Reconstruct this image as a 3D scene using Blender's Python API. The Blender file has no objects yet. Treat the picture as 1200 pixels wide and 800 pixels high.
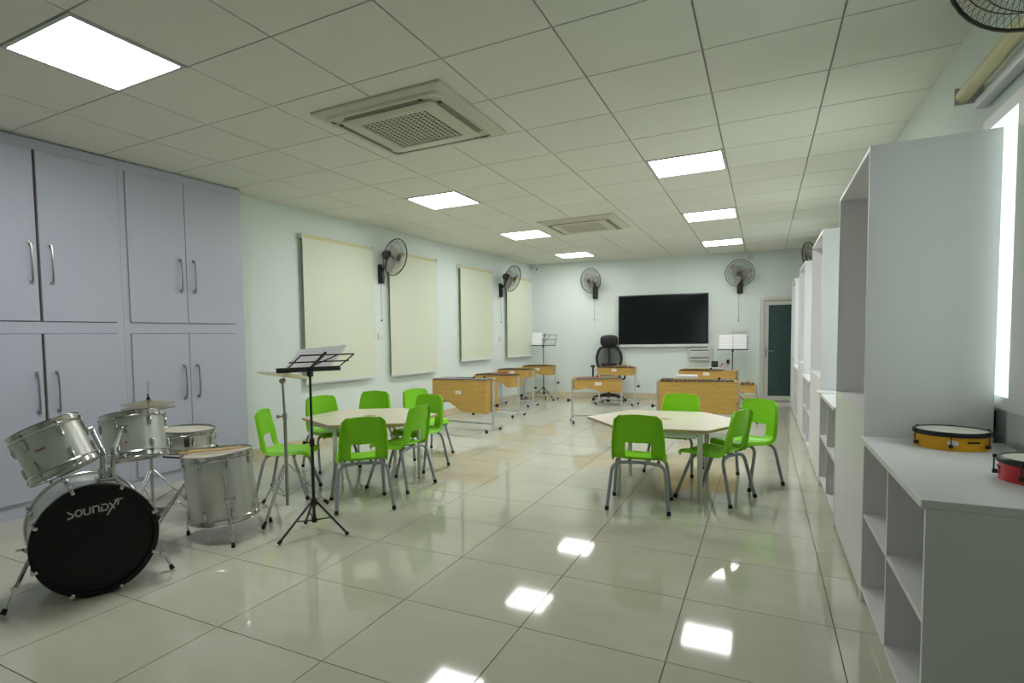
import bpy, bmesh, math, random
from mathutils import Vector, Matrix
PI = math.pi
R = math.radians
random.seed(7)
scene = bpy.context.scene
COL = scene.collection

# ------------------------------------------------------------------ camera, world, exposure
CAM_H = 1.2621
ZC = 2.784                       # ceiling height
cd = bpy.data.cameras.new('camera')
cam = bpy.data.objects.new('camera', cd)
COL.objects.link(cam)
yaw, pitch, roll = -0.4971, -0.0549, -0.0163
fw = Vector((math.sin(yaw)*math.cos(pitch), math.cos(yaw)*math.cos(pitch), math.sin(pitch)))
rt0 = Vector((math.cos(yaw), -math.sin(yaw), 0))
up0 = rt0.cross(fw)
rt = math.cos(roll)*rt0 + math.sin(roll)*up0
up = -math.sin(roll)*rt0 + math.cos(roll)*up0
cam.matrix_world = Matrix(((rt.x, up.x, -fw.x, 0), (rt.y, up.y, -fw.y, 0), (rt.z, up.z, -fw.z, CAM_H), (0, 0, 0, 1)))
cd.sensor_width = 36
cd.lens = 672.885/1200*36
cd.shift_x = (600-530.14)/1200
cd.shift_y = (433.54-400)/1200
cd.clip_start = 0.02
scene.camera = cam

wd = bpy.data.worlds.new('sky'); scene.world = wd; wd.use_nodes = True
wd.node_tree.nodes['Background'].inputs[0].default_value = (0.97, 1.0, 1.0, 1)
wd.node_tree.nodes['Background'].inputs[1].default_value = 2.5
PANEL = 22.0                     # radiance of the ceiling light panels
vs = scene.view_settings
vs.view_transform = 'Standard'; vs.look = 'None'; vs.gamma = 1; vs.exposure = 0.24
vs.use_curve_mapping = False

# ------------------------------------------------------------------ materials
def s2l(c):
    return tuple((x/255/12.92 if x/255 <= .04045 else ((x/255+.055)/1.055)**2.4) for x in c)
MATS = {}
def mat(name, rgb, rough=.5, metal=0., spec=.5, noise=None, bump=None, coat=0., per=0., stretch=None):
    """rgb in sRGB 0-255; noise=(scale, amount) colour mottling; bump=(scale, strength); per = brightness change per object"""
    m = bpy.data.materials.new(name); m.use_nodes = True
    nt = m.node_tree; b = nt.nodes['Principled BSDF']
    c = s2l(rgb)
    b.inputs['Base Color'].default_value = (*c, 1)
    b.inputs['Roughness'].default_value = rough
    b.inputs['Metallic'].default_value = metal
    b.inputs['Specular IOR Level'].default_value = spec
    if coat: b.inputs['Coat Weight'].default_value = coat; b.inputs['Coat Roughness'].default_value = .03
    tc = nt.nodes.new('ShaderNodeTexCoord')
    vec = tc.outputs['Object']
    if stretch:
        mp = nt.nodes.new('ShaderNodeMapping'); mp.inputs['Scale'].default_value = stretch
        nt.links.new(vec, mp.inputs[0]); vec = mp.outputs[0]
    if noise or per:
        val = None
        if noise:
            n = nt.nodes.new('ShaderNodeTexNoise'); n.inputs['Scale'].default_value = noise[0]
            n.inputs['Detail'].default_value = 4
            nt.links.new(vec, n.inputs['Vector'])
            mr = nt.nodes.new('ShaderNodeMapRange')
            mr.inputs['From Min'].default_value = .3; mr.inputs['From Max'].default_value = .7
            mr.inputs['To Min'].default_value = 1-noise[1]; mr.inputs['To Max'].default_value = 1+noise[1]
            nt.links.new(n.outputs[0], mr.inputs[0]); val = mr.outputs[0]
        if per:
            oi = nt.nodes.new('ShaderNodeObjectInfo')
            mr2 = nt.nodes.new('ShaderNodeMapRange')
            mr2.inputs['To Min'].default_value = 1-per; mr2.inputs['To Max'].default_value = 1+per
            nt.links.new(oi.outputs['Random'], mr2.inputs[0])
            if val is None: val = mr2.outputs[0]
            else:
                mm = nt.nodes.new('ShaderNodeMath'); mm.operation = 'MULTIPLY'
                nt.links.new(val, mm.inputs[0]); nt.links.new(mr2.outputs[0], mm.inputs[1]); val = mm.outputs[0]
        vm = nt.nodes.new('ShaderNodeVectorMath'); vm.operation = 'SCALE'
        vm.inputs[0].default_value = c
        nt.links.new(val, vm.inputs['Scale'])
        nt.links.new(vm.outputs[0], b.inputs['Base Color'])
    if bump:
        n = nt.nodes.new('ShaderNodeTexNoise'); n.inputs['Scale'].default_value = bump[0]
        nt.links.new(vec, n.inputs['Vector'])
        bp = nt.nodes.new('ShaderNodeBump'); bp.inputs['Strength'].default_value = bump[1]; bp.inputs['Distance'].default_value = .002
        nt.links.new(n.outputs[0], bp.inputs['Height']); nt.links.new(bp.outputs[0], b.inputs['Normal'])
    MATS[name] = m
    return m
M_wall = mat('wall_paint', (222, 232, 227), .7, spec=.2, noise=(1.5, .015))
M_ceil = mat('ceiling_tile', (228, 229, 219), .85, spec=.1, noise=(60, .02), bump=(160, .15), per=.012)
M_grid = mat('ceiling_grid', (172, 170, 156), .7)
M_floor = mat('polished_tile', (199, 198, 180), .055, spec=.55, noise=(3.2, .035), per=.02, stretch=(1, 2.5, 1))
M_grout = mat('grout', (118, 100, 76), .9)
M_skirt = mat('skirting_tile', (214, 202, 172), .2, noise=(4, .03), per=.03)
M_cab = mat('lavender_laminate', (192, 195, 212), .35, noise=(2, .01))
M_cabgap = mat('cabinet_carcass', (96, 74, 62), .8)
M_chrome = mat('chrome', (200, 200, 200), .18, 1.)
M_steel = mat('brushed_steel', (170, 168, 165), .32, 1.)
M_white = mat('white_laminate', (225, 225, 226), .4, noise=(2, .01))
M_edge = mat('laminate_edge', (196, 199, 197), .45)
M_blind = mat('blind_fabric', (217, 223, 202), .8, spec=.1, noise=(40, .01))
M_blindtube = mat('blind_cassette', (214, 208, 160), .55)
M_bar = mat('blind_bottom_bar', (214, 216, 218), .4)
M_green = mat('green_plastic', (132, 212, 14), .38, spec=.4, noise=(90, .02))
M_tube = mat('grey_tube', (148, 154, 160), .4, .1)
M_rubber = mat('black_rubber', (18, 18, 20), .7)
M_black = mat('black_metal', (22, 23, 25), .4, spec=.5)
M_blackp = mat('black_plastic', (20, 20, 22), .45)
M_table = mat('pale_oak_laminate', (224, 216, 196), .28, noise=(7, .05), stretch=(1, 9, 1))
M_tabedge = mat('oak_edge', (190, 160, 122), .5)
M_tableg = mat('cream_tube', (214, 216, 206), .4)
M_wood = mat('pine_plywood', (199, 161, 84), .5, noise=(6, .10), stretch=(1, 1, 6))
def add_knots(m, scale, r):
    nt = m.node_tree; b = nt.nodes['Principled BSDF']; src = b.inputs['Base Color'].links[0].from_socket
    tc = nt.nodes.new('ShaderNodeTexCoord'); vo = nt.nodes.new('ShaderNodeTexVoronoi'); vo.inputs['Scale'].default_value = scale
    mp = nt.nodes.new('ShaderNodeMapping'); mp.inputs['Scale'].default_value = (1, .15, 1.3); mp.inputs['Location'].default_value = (.37, .2, .61)
    nt.links.new(tc.outputs['Object'], mp.inputs[0]); nt.links.new(mp.outputs[0], vo.inputs['Vector'])
    rp = nt.nodes.new('ShaderNodeValToRGB'); e = rp.color_ramp.elements
    e[0].position = r*.4; e[0].color = (.42, .36, .30, 1); e[1].position = r; e[1].color = (1, 1, 1, 1)
    mx = nt.nodes.new('ShaderNodeVectorMath'); mx.operation = 'MULTIPLY'
    nt.links.new(vo.outputs['Distance'], rp.inputs[0]); nt.links.new(src, mx.inputs[0]); nt.links.new(rp.outputs[0], mx.inputs[1])
    nt.links.new(mx.outputs[0], b.inputs['Base Color'])
add_knots(M_wood, 5.5, .12)
M_woodedge = mat('pine_edge', (178, 138, 72), .55, noise=(9, .08))
M_barwood = mat('rosewood_bars', (58, 42, 36), .35, noise=(14, .2))
M_barmetal = mat('grey_bars', (120, 118, 116), .35, .4)
M_wtube = mat('pale_grey_tube', (196, 200, 202), .4, .1)
M_paper = mat('paper', (236, 236, 236), .8, spec=.1)
M_yellow = mat('yellow_lacquer', (226, 166, 12), .3)
M_yellow2 = mat('yellow_felt', (218, 178, 20), .7)
M_red = mat('red_lacquer', (196, 24, 38), .3)
M_skin = mat('drum_head', (226, 222, 208), .5, noise=(8, .02))
M_skinw = mat('coated_head', (206, 200, 184), .5, noise=(8, .03))
M_shell = mat('silver_sparkle_wrap', (204, 206, 200), .33, .6, noise=(220, .06))
M_bhead = mat('black_drum_head', (10, 10, 11), .5, spec=.3)
M_brass = mat('cymbal_bronze', (196, 182, 138), .28, .9, noise=(30, .04))
M_stick = mat('hickory', (206, 174, 118), .55, noise=(20, .06))
M_logo = mat('logo_print', (190, 190, 190), .5)
M_screen = mat('screen_glass', (14, 20, 20), .12, spec=.5)
M_bezel = mat('screen_bezel', (14, 14, 16), .35)
M_grey = mat('light_grey_plastic', (196, 198, 196), .5)
M_dgrey = mat('dark_slot', (60, 58, 52), .6)
M_acw = mat('air_conditioner_plastic', (206, 202, 186), .5)
M_louver = mat('air_conditioner_vane', (120, 114, 100), .5)
M_frame = mat('window_aluminium', (238, 238, 235), .4)
M_doorf = mat('door_frame_paint', (206, 206, 196), .45)
M_doorg = mat('dark_green_panel', (58, 78, 78), .28, noise=(3, .12), stretch=(8, 1, .6))
M_mesh = mat('chair_mesh', (86, 92, 96), .8)
M_fabric = mat('grey_seat_fabric', (92, 100, 112), .85)
M_fan = mat('fan_grey', (64, 62, 58), .4, .2)
M_cage = mat('fan_wire', (84, 84, 80), .4, .5)
M_blade = mat('fan_blade', (164, 162, 154), .35)
M_beige = mat('switch_plate', (222, 224, 218), .4)
M_badge = mat('drum_badge', (150, 60, 52), .4)

def emis(name, rgb, s):
    m = bpy.data.materials.new(name); m.use_nodes = True
    b = m.node_tree.nodes['Principled BSDF']
    b.inputs['Base Color'].default_value = (.8, .8, .8, 1)
    b.inputs['Emission Color'].default_value = (*rgb, 1); b.inputs['Emission Strength'].default_value = s
    return m
M_panel = {k: emis('lit_diffuser', (1.0, 1.0, 1.0), PANEL*f) for k, f in ((-3, 1.0), (3, .97), (7, .85), (11, .72))}

def glass_mat():
    m = bpy.data.materials.new('window_glass'); m.use_nodes = True
    nt = m.node_tree; nt.nodes.clear()
    o = nt.nodes.new('ShaderNodeOutputMaterial'); mx = nt.nodes.new('ShaderNodeMixShader')
    t = nt.nodes.new('ShaderNodeBsdfTransparent'); g = nt.nodes.new('ShaderNodeBsdfGlossy')
    t.inputs[0].default_value = (.93, .99, .97, 1); g.inputs['Roughness'].default_value = .02
    mx.inputs[0].default_value = .06
    nt.links.new(t.outputs[0], mx.inputs[1]); nt.links.new(g.outputs[0], mx.inputs[2]); nt.links.new(mx.outputs[0], o.inputs[0])
    return m
M_glass = glass_mat()

def seethrough(name, rgb, a):
    m = bpy.data.materials.new(name); m.use_nodes = True
    b = m.node_tree.nodes['Principled BSDF']
    b.inputs['Base Color'].default_value = (*s2l(rgb), 1); b.inputs['Alpha'].default_value = a; b.inputs['Roughness'].default_value = .8
    return m
M_net = seethrough('chair_back_net', (40, 42, 44), .62)

def score_mat(name, ink, thin):
    """paper printed with staves: grey lines in a procedural wave"""
    m = bpy.data.materials.new(name); m.use_nodes = True
    nt = m.node_tree; b = nt.nodes['Principled BSDF']; b.inputs['Roughness'].default_value = .8
    tc = nt.nodes.new('ShaderNodeTexCoord'); w = nt.nodes.new('ShaderNodeTexWave')
    w.bands_direction = 'Y'; w.inputs['Scale'].default_value = 9; w.inputs['Distortion'].default_value = .6
    w.inputs['Detail'].default_value = 3; w.inputs['Detail Scale'].default_value = 9
    r = nt.nodes.new('ShaderNodeValToRGB')
    r.color_ramp.elements[0].position = .12; r.color_ramp.elements[0].color = (ink, ink, ink*1.04, 1)
    r.color_ramp.elements[1].position = .34; r.color_ramp.elements[1].color = (.93, .93, .95, 1)
    nt.links.new(tc.outputs['Object'], w.inputs[0]); nt.links.new(w.outputs[0], r.inputs[0]); nt.links.new(r.outputs[0], b.inputs['Base Color'])
    tr = nt.nodes.new('ShaderNodeBsdfTranslucent'); nt.links.new(r.outputs[0], tr.inputs[0])
    mx = nt.nodes.new('ShaderNodeMixShader'); mx.inputs[0].default_value = thin
    out = nt.nodes['Material Output']
    nt.links.new(b.outputs[0], mx.inputs[1]); nt.links.new(tr.outputs[0], mx.inputs[2]); nt.links.new(mx.outputs[0], out.inputs[0])
    return m
M_score = score_mat('printed_score', .66, .0)
M_thin = score_mat('thin_printed_sheet', .80, .55)

# ------------------------------------------------------------------ mesh helpers
class MB:
    def __init__(s): s.v = []; s.f = []
    def add(s, vs, fs, M=None):
        n = len(s.v)
        s.v += [tuple(M @ Vector(p)) if M else tuple(p) for p in vs]
        s.f += [tuple(i+n for i in f) for f in fs]
        return s
    def box(s, x0, x1, y0, y1, z0, z1, M=None):
        return s.add([(x0,y0,z0),(x1,y0,z0),(x1,y1,z0),(x0,y1,z0),(x0,y0,z1),(x1,y0,z1),(x1,y1,z1),(x0,y1,z1)],
                     [(0,3,2,1),(4,5,6,7),(0,1,5,4),(1,2,6,5),(2,3,7,6),(3,0,4,7)], M)
    def rbox(s, x0, x1, y0, y1, z0, z1, r=.004, M=None, seg=2):
        bm = bmesh.new()
        bmesh.ops.create_cube(bm, size=1)
        bmesh.ops.scale(bm, vec=(x1-x0, y1-y0, z1-z0), verts=bm.verts)
        bmesh.ops.translate(bm, vec=((x0+x1)/2, (y0+y1)/2, (z0+z1)/2), verts=bm.verts)
        bmesh.ops.bevel(bm, geom=list(bm.edges), offset=r, segments=seg, affect='EDGES', profile=.5)
        bm.verts.ensure_lookup_table()
        vs = [v.co.copy() for v in bm.verts]; fs = [tuple(v.index for v in f.verts) for f in bm.faces]
        bm.free()
        return s.add(vs, fs, M)
    def prism(s, poly, z0, z1, M=None):
        n = len(poly)
        a = sum(poly[i][0]*poly[(i+1) % n][1]-poly[(i+1) % n][0]*poly[i][1] for i in range(n))
        if a < 0: poly = poly[::-1]
        vs = [(x, y, z0) for x, y in poly]+[(x, y, z1) for x, y in poly]
        fs = [tuple(range(n-1, -1, -1)), tuple(range(n, 2*n))]+[(i, (i+1) % n, n+(i+1) % n, n+i) for i in range(n)]
        return s.add(vs, fs, M)
    def tube(s, pts, r, n=8, cap=True, M=None, closed=False):
        pts = [Vector(p) for p in pts]; k = len(pts)
        rs = r if isinstance(r, (list, tuple)) else [r]*k
        vs = []; fs = []
        t0 = (pts[1]-pts[0]).normalized()
        ref = Vector((0, 0, 1)) if abs(t0.z) < .9 else Vector((1, 0, 0))
        nrm = (ref-t0*ref.dot(t0)).normalized()
        for i, p in enumerate(pts):
            if closed: t = (pts[(i+1) % k]-pts[i-1]).normalized()
            elif i == 0: t = t0
            elif i == k-1: t = (pts[-1]-pts[-2]).normalized()
            else: t = ((pts[i+1]-p).normalized()+(p-pts[i-1]).normalized()).normalized()
            nrm = (nrm-t*nrm.dot(t)).normalized(); b = t.cross(nrm)
            for j in range(n):
                a = 2*PI*j/n; vs.append(p+(nrm*math.cos(a)+b*math.sin(a))*rs[i])
        for i in range(k if closed else k-1):
            i2 = (i+1) % k
            for j in range(n):
                fs.append((i*n+j, i*n+(j+1) % n, i2*n+(j+1) % n, i2*n+j))
        if cap and not closed:
            fs.append(tuple(range(n-1, -1, -1))); fs.append(tuple((k-1)*n+j for j in range(n)))
        return s.add(vs, fs, M)
    def lathe(s, prof, n=32, M=None, closed=False):
        vs = []; fs = []; k = len(prof)
        for (r, z) in prof:
            for j in range(n):
                a = 2*PI*j/n; vs.append((r*math.cos(a), r*math.sin(a), z))
        for i in range(k if closed else k-1):
            i2 = (i+1) % k
            for j in range(n):
                fs.append((i*n+j, i*n+(j+1) % n, i2*n+(j+1) % n, i2*n+j))
        if not closed:
            if prof[0][0] > 1e-6: fs.append(tuple(range(n-1, -1, -1)))
            if prof[-1][0] > 1e-6: fs.append(tuple((k-1)*n+j for j in range(n)))
        return s.add(vs, fs, M)
    def build(s, name, m, parent=None, smooth=35):
        me = bpy.data.meshes.new(name)
        me.from_pydata(s.v, [], s.f)
        bm = bmesh.new(); bm.from_mesh(me)
        bmesh.ops.remove_doubles(bm, verts=bm.verts, dist=1e-6)
        bmesh.ops.recalc_face_normals(bm, faces=bm.faces)
        bm.to_mesh(me); bm.free()
        if smooth:
            me.polygons.foreach_set('use_smooth', [True]*len(me.polygons))
            me.set_sharp_from_angle(angle=R(smooth))
        me.materials.append(m)
        return link(name, me, parent)
def link(name, data, parent=None):
    o = bpy.data.objects.new(name, data); COL.objects.link(o)
    if parent: o.parent = parent
    return o
def tag(o, label, cat, group=None):
    o['label'] = label; o['category'] = cat
    if group: o['group'] = group
    return o
def thing(name, label, cat, loc=(0, 0, 0), rz=0, group=None, M=None):
    o = link(name, None); o.empty_display_size = .1
    if M is not None: o.matrix_world = M
    else: o.location = loc; o.rotation_euler = (0, 0, rz)
    return tag(o, label, cat, group)
def struct(o): o['kind'] = 'structure'; return o
def dup(root, loc, rz, label, group=None):
    r = root.copy(); COL.objects.link(r); r.location = loc; r.rotation_euler = (0, 0, rz)
    r['label'] = label
    if group: r['group'] = group
    for ch in list(root.children):
        c = ch.copy(); COL.objects.link(c); c.parent = r
        for g in list(ch.children):
            d = g.copy(); COL.objects.link(d); d.parent = c
    return r
def smoothpath(pts, n=4):
    """Catmull-Rom through pts"""
    P = [Vector(p) for p in pts]; P = [P[0]*2-P[1]]+P+[P[-1]*2-P[-2]]
    out = []
    for i in range(1, len(P)-2):
        for k in range(n):
            t = k/n
            out.append(.5*((2*P[i])+(-P[i-1]+P[i+1])*t+(2*P[i-1]-5*P[i]+4*P[i+1]-P[i+2])*t*t+(-P[i-1]+3*P[i]-3*P[i+1]+P[i+2])*t**3))
    out.append(P[-2]); return out
def bend(pts, rad, n=5):
    """polyline with rounded corners"""
    P = [Vector(p) for p in pts]; out = [P[0]]
    for i in range(1, len(P)-1):
        a = (P[i-1]-P[i]); b = (P[i+1]-P[i]); d = min(rad, a.length*.48, b.length*.48)
        A = P[i]+a.normalized()*d; B = P[i]+b.normalized()*d
        for k in range(n+1):
            t = k/n; out.append(A*(1-t)**2+P[i]*2*t*(1-t)+B*t*t)
    out.append(P[-1]); return out
def clip(poly, edges):
    """Sutherland-Hodgman: keep the part of poly inside a convex polygon (ccw)"""
    out = poly
    for i in range(len(edges)):
        a, b = edges[i], edges[(i+1) % len(edges)]
        ins = lambda p: (b[0]-a[0])*(p[1]-a[1])-(b[1]-a[1])*(p[0]-a[0]) >= -1e-9
        new = []
        for k in range(len(out)):
            p, q = out[k-1], out[k]
            if ins(p) != ins(q):
                d1 = (b[0]-a[0])*(p[1]-a[1])-(b[1]-a[1])*(p[0]-a[0]); d2 = (b[0]-a[0])*(q[1]-a[1])-(b[1]-a[1])*(q[0]-a[0])
                t = d1/(d1-d2); new.append((p[0]+(q[0]-p[0])*t, p[1]+(q[1]-p[1])*t))
            if ins(q): new.append(q)
        out = new
        if not out: return []
    return out
def area(p): return abs(sum(p[i][0]*p[(i+1) % len(p)][1]-p[(i+1) % len(p)][0]*p[i][1] for i in range(len(p))))/2
def frame(o, x, y, z):
    """matrix from an origin and three axis vectors"""
    return Matrix(((x.x, y.x, z.x, o[0]), (x.y, y.y, z.y, o[1]), (x.z, y.z, z.z, o[2]), (0, 0, 0, 1)))

# ------------------------------------------------------------------ room shell
XR = 0.91
YR = -2.0
LA = Vector((-4.758, 4.56, 0)); LB = Vector((-4.32, 11.55, 0))
LD = (LB-LA).normalized(); LN = Vector((LD.y, -LD.x, 0))            # along the left wall, into the room
BBv = Vector((0.48, 12.24, 0)); BD = (BBv-LB).normalized(); BN = Vector((BD.y, -BD.x, 0))
L0 = LA+LD*((YR-LA.y)/LD.y)
B1 = LB+BD*((XR-LB.x)/BD.x)
ROOM = [(L0.x, L0.y), (XR, YR), (XR, B1.y), (LB.x, LB.y)]          # ccw
grow = .16
SLAB = [(L0.x-grow, L0.y-grow), (XR+grow, YR-grow), (XR+grow, B1.y+grow+.1), (LB.x-grow, LB.y+grow)]

floor = struct(MB().prism(SLAB, -.12, -.004).build('floor', M_grout, smooth=0))
FX, FY, FT = -1.520, 1.680, .6
for i in range(-7, 5):
    for j in range(-7, 19):
        g = .0022
        c = [(FX+i*FT+g, FY+j*FT+g), (FX+(i+1)*FT-g, FY+j*FT+g), (FX+(i+1)*FT-g, FY+(j+1)*FT-g), (FX+i*FT+g, FY+(j+1)*FT-g)]
        c = clip(c, ROOM)
        if len(c) > 2 and area(c) > .002:
            MB().prism(c, -.004, 0).build('tile', M_floor, floor, smooth=0)

CX, CY, CT = -1.562, 3.436, .627
LIGHTS = [(-3, -3), (-3, 3), (-3, 7), (-3, 11), (1, 3), (1, 7), (1, 11)]
ACS = [(-1.0, .12), (-.95, 6.95)]
ceiling = struct(MB().prism(SLAB, ZC+.012, ZC+.14).build('ceiling', M_grid, smooth=0))
for i in range(-7, 5):
    for j in range(-9, 15):
        if (i, j) in LIGHTS: continue
        g = .005
        x0, y0 = CX+i*CT, CY+j*CT
        c = clip([(x0+g, y0+g), (x0+CT-g, y0+g), (x0+CT-g, y0+CT-g), (x0+g, y0+CT-g)], ROOM)
        if len(c) > 2 and area(c) > .002:
            MB().prism(c, ZC, ZC+.012).build('ceiling_tile', M_ceil, ceiling, smooth=0)

LF = frame(LA, LD, -LN, Vector((0, 0, 1)))       # left wall frame: x along wall, y out of the room, z up
BF = frame(LB, BD, -BN, Vector((0, 0, 1)))
sL0 = (L0-LA).dot(LD); sLB = (LB-LA).dot(LD); sB1 = (B1-LB).dot(BD)
DOOR0, DOOR1, DOORH = 4.30, 5.22, 1.93
struct(MB().box(sL0-.1, sLB+.1, 0, .15, 0, ZC+.01, LF).build('wall_left', M_wall, smooth=0))
w = MB().box(-.1, DOOR0, 0, .15, 0, ZC+.01, BF).box(DOOR0, sB1+.1, 0, .15, DOORH, ZC+.01, BF).box(DOOR1, sB1+.1, 0, .15, 0, DOORH, BF)
struct(w.build('wall_back', M_wall, smooth=0))
struct(MB().box(L0.x-.15, XR+.15, YR-.15, YR, 0, ZC+.01).build('wall_rear', M_wall, smooth=0))
# right wall with four window openings
WIN = [(2.55, 3.58), (4.5, 5.45), (6.85, 7.8), (9.2, 10.15)]
WZ0, WZ1 = .925, 2.22
w = MB(); y = YR-.15
for a, b in WIN:
    w.box(XR, XR+.15, y, a, 0, ZC+.01); w.box(XR, XR+.15, a, b, 0, WZ0); w.box(XR, XR+.15, a, b, WZ1, ZC+.01); y = b
w.box(XR, XR+.15, y, B1.y+.15, 0, ZC+.01)
struct(w.build('wall_right', M_wall, smooth=0))
for n, (a, b) in enumerate(WIN):
    wo = struct(link('window_%d' % (n+1), None)); wo.location = (XR, 0, 0)
    f = .055
    fr = MB().box(-.025, .06, a, b, WZ0, WZ0+f).box(-.025, .06, a, b, WZ1-f, WZ1).box(-.025, .06, a, a+f, WZ0+f, WZ1-f).box(-.025, .06, b-f, b, WZ0+f, WZ1-f)
    m0 = 3.05 if n == 0 else (a+b)/2; mh = .10 if n == 0 else .045
    fr.box(-.025, .06, m0-mh, m0+mh, WZ0+f, WZ1-f)
    fr.build('window_frame', M_frame, wo, smooth=0)
    for p, q in ((a+f, m0-mh), (m0+mh, b-f)):
        MB().box(.02, .026, p, q, WZ0+f, WZ1-f).build('pane', M_glass, wo, smooth=0)

# skirting tiles
def skirting(name, F, s0, s1, h=.115):
    root = struct(link(name, None)); root.matrix_world = F
    x = s0
    while x < s1-.02:
        e = min(x+.6, s1)
        MB().rbox(x+.0012, e-.0012, -.011, -.0005, 0.0005, h, .002, seg=1).build('skirting_tile', M_skirt, root, smooth=0)
        x = e
skirting('baseboard_left', LF, -.40, sLB-.012)
skirting('baseboard_back', BF, .012, DOOR0-.005)
RF = frame(Vector((XR, 0, 0)), Vector((0, -1, 0)), Vector((1, 0, 0)), Vector((0, 0, 1)))
skirting('baseboard_right', RF, -12.2, 2.0)

# back door
d = struct(link('door_1', None)); d.matrix_world = BF
f = .06
MB().box(DOOR0+.002, DOOR0+f, -.03, .1, .005, DOORH-.002).box(DOOR1-f, DOOR1-.002, -.03, .1, .005, DOORH-.002).box(DOOR0+f, DOOR1-f, -.03, .1, DOORH-f, DOORH-.002).build('door_frame', M_doorf, d, smooth=0)
a, b = DOOR0+f+.004, DOOR1-f-.004
lf = MB().box(a, a+.075, -.005, .04, .01, DOORH-f-.005).box(b-.075, b, -.005, .04, .01, DOORH-f-.005).box(a+.075, b-.075, -.005, .04, .01, .1).box(a+.075, b-.075, -.005, .04, DOORH-f-.085, DOORH-f-.005).build('door_leaf', M_doorf, d, smooth=0)
MB().box(a+.075, b-.075, .012, .024, .1, DOORH-f-.085).build('door_panel', M_doorg, d, smooth=0)
MB().rbox(a+.02, a+.05, -.012, -.005, .82, 1.02, .003).tube([(a+.035, -.01, .94), (a+.035, -.05, .94), (a+.15, -.05, .94)], .009).lathe([(0, -.012), (.008, -.012), (.008, 0), (0, 0)], 10, Matrix.Translation((a+.035, -.005, .86)) @ Matrix.Rotation(PI/2, 4, 'X')).build('door_handle', M_steel, lf)
MB().box(DOOR0, DOOR1, .105, .15, 0.001, DOORH).build('door_backing', M_doorg, d, smooth=0)

# ------------------------------------------------------------------ ceiling lights and air conditioners
LABL = {(-3, -3): 'lit square ceiling panel above the drum kit and storage cupboards',
        (-3, 3): 'lit square ceiling panel level with the blind just past the first wall fan',
        (-3, 7): 'lit square ceiling panel beside the farther ceiling air conditioner',
        (-3, 11): 'lit square ceiling panel over the far corner with the music stand',
        (1, 3): 'lit square ceiling panel above the hexagonal table with four chairs',
        (1, 7): 'middle lit ceiling panel in the row of three along the shelves',
        (1, 11): 'lit square ceiling panel next to the screen wall, above the door end'}
for (i, j), lab in LABL.items():
    x0, y0 = CX+i*CT, CY+j*CT
    t = thing('ceiling_light', lab, 'ceiling light', (x0+CT/2, y0+CT/2, ZC), 0, 'square lit ceiling panels')
    h = CT/2-.004; k = h-.022
    fr = MB()
    for (a, b, c, e) in ((-h, h, -h, -k), (-h, h, k, h), (-h, -k, -k, k), (k, h, -k, k)): fr.box(a, b, c, e, -.006, .011)
    fr.build('light_frame', M_grey, t, smooth=0)
    MB().box(-k, k, -k, k, -.001, .009).build('diffuser', M_panel[j], t, smooth=0)

def air_con(cx, cy, label):
    t = thing('air_conditioner', label, 'air conditioner', (CX+cx*CT, CY+cy*CT, ZC), 0, 'ceiling cassette air conditioners')
    H = .50; S0, S1 = .285, .345          # slots between S0 and S1
    p = MB()
    def rect(h, z, r, n=5):
        out = []
        for q, (sx, sy) in enumerate(((1, 1), (-1, 1), (-1, -1), (1, -1))):
            for k in range(n+1):
                a = q*PI/2+k/n*PI/2
                out.append((sx*(h-r)+r*math.cos(a), sy*(h-r)+r*math.sin(a), z))
        return out
    rings = [rect(H, 0, .01), rect(H, -.014, .012), rect(H-.012, -.02, .015), rect(.445, -.028, .05), rect(.435, -.044, .05), rect(.418, -.044, .05)]
    n = len(rings[0]); vs = sum(rings, []); fs = []
    for k in range(len(rings)-1):
        for q in range(n): fs.append((k*n+q, k*n+(q+1) % n, (k+1)*n+(q+1) % n, (k+1)*n+q))
    fs.append(tuple(range(n))); p.add(vs, fs)
    p.build('panel', M_acw, t)
    # recessed dark bed, inner frame, vanes, grille
    MB().add(rect(.420, -.034, .05)+rect(.420, -.030, .05), [tuple(range(n)), tuple(range(n, 2*n))]+[(q, (q+1) % n, n+(q+1) % n, n+q) for q in range(n)]).build('outlet_bed', M_acw, t)
    rr = [rect(.362, -.034, .05), rect(.362, -.05, .05), rect(.352, -.058, .05), rect(.262, -.058, .008), rect(.262, -.045, .008)]
    vs = sum(rr, []); fs = []
    for k in range(len(rr)-1):
        for q in range(n): fs.append((k*n+q, k*n+(q+1) % n, (k+1)*n+(q+1) % n, (k+1)*n+q))
    MB().add(vs, fs).build('intake_frame', M_acw, t)
    for q in range(4):
        MB().box(-.30, .30, .366, .414, -.0385, -.035, Matrix.Rotation(q*PI/2, 4, 'Z')).build('outlet_slot', M_dgrey, t, smooth=0)
        MB().box(-.285, .285, -.014, .014, -.0015, .0015, Matrix.Rotation(q*PI/2, 4, 'Z') @ Matrix.Translation((0, .388, -.0435)) @ Matrix.Rotation(R(14), 4, 'X')).build('vane', M_louver, t, smooth=0)
        MB().box(-.34, .34, .409, .418, -.006, 0, Matrix.Rotation(q*PI/2, 4, 'Z') @ Matrix.Translation((0, 0, -.040))).build('outlet_lip', M_acw, t, smooth=0)
    MB().box(-.261, .261, -.261, .261, -.042, -.038).build('intake_filter', M_dgrey, t, smooth=0)
    g = MB()
    for k in range(15):
        c = -.261+k*.522/14
        g.box(c-.006, c+.006, -.261, .261, -.054, -.049); g.box(-.261, .261, c-.0055, c+.0055, -.053, -.048)
    g.build('intake_grille', M_acw, t, smooth=0)
air_con(*ACS[0], 'large square ceiling air conditioner near the storage cupboards, grille clearly visible')
air_con(*ACS[1], 'farther ceiling air conditioner, between two lit panels toward the screen wall')

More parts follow.
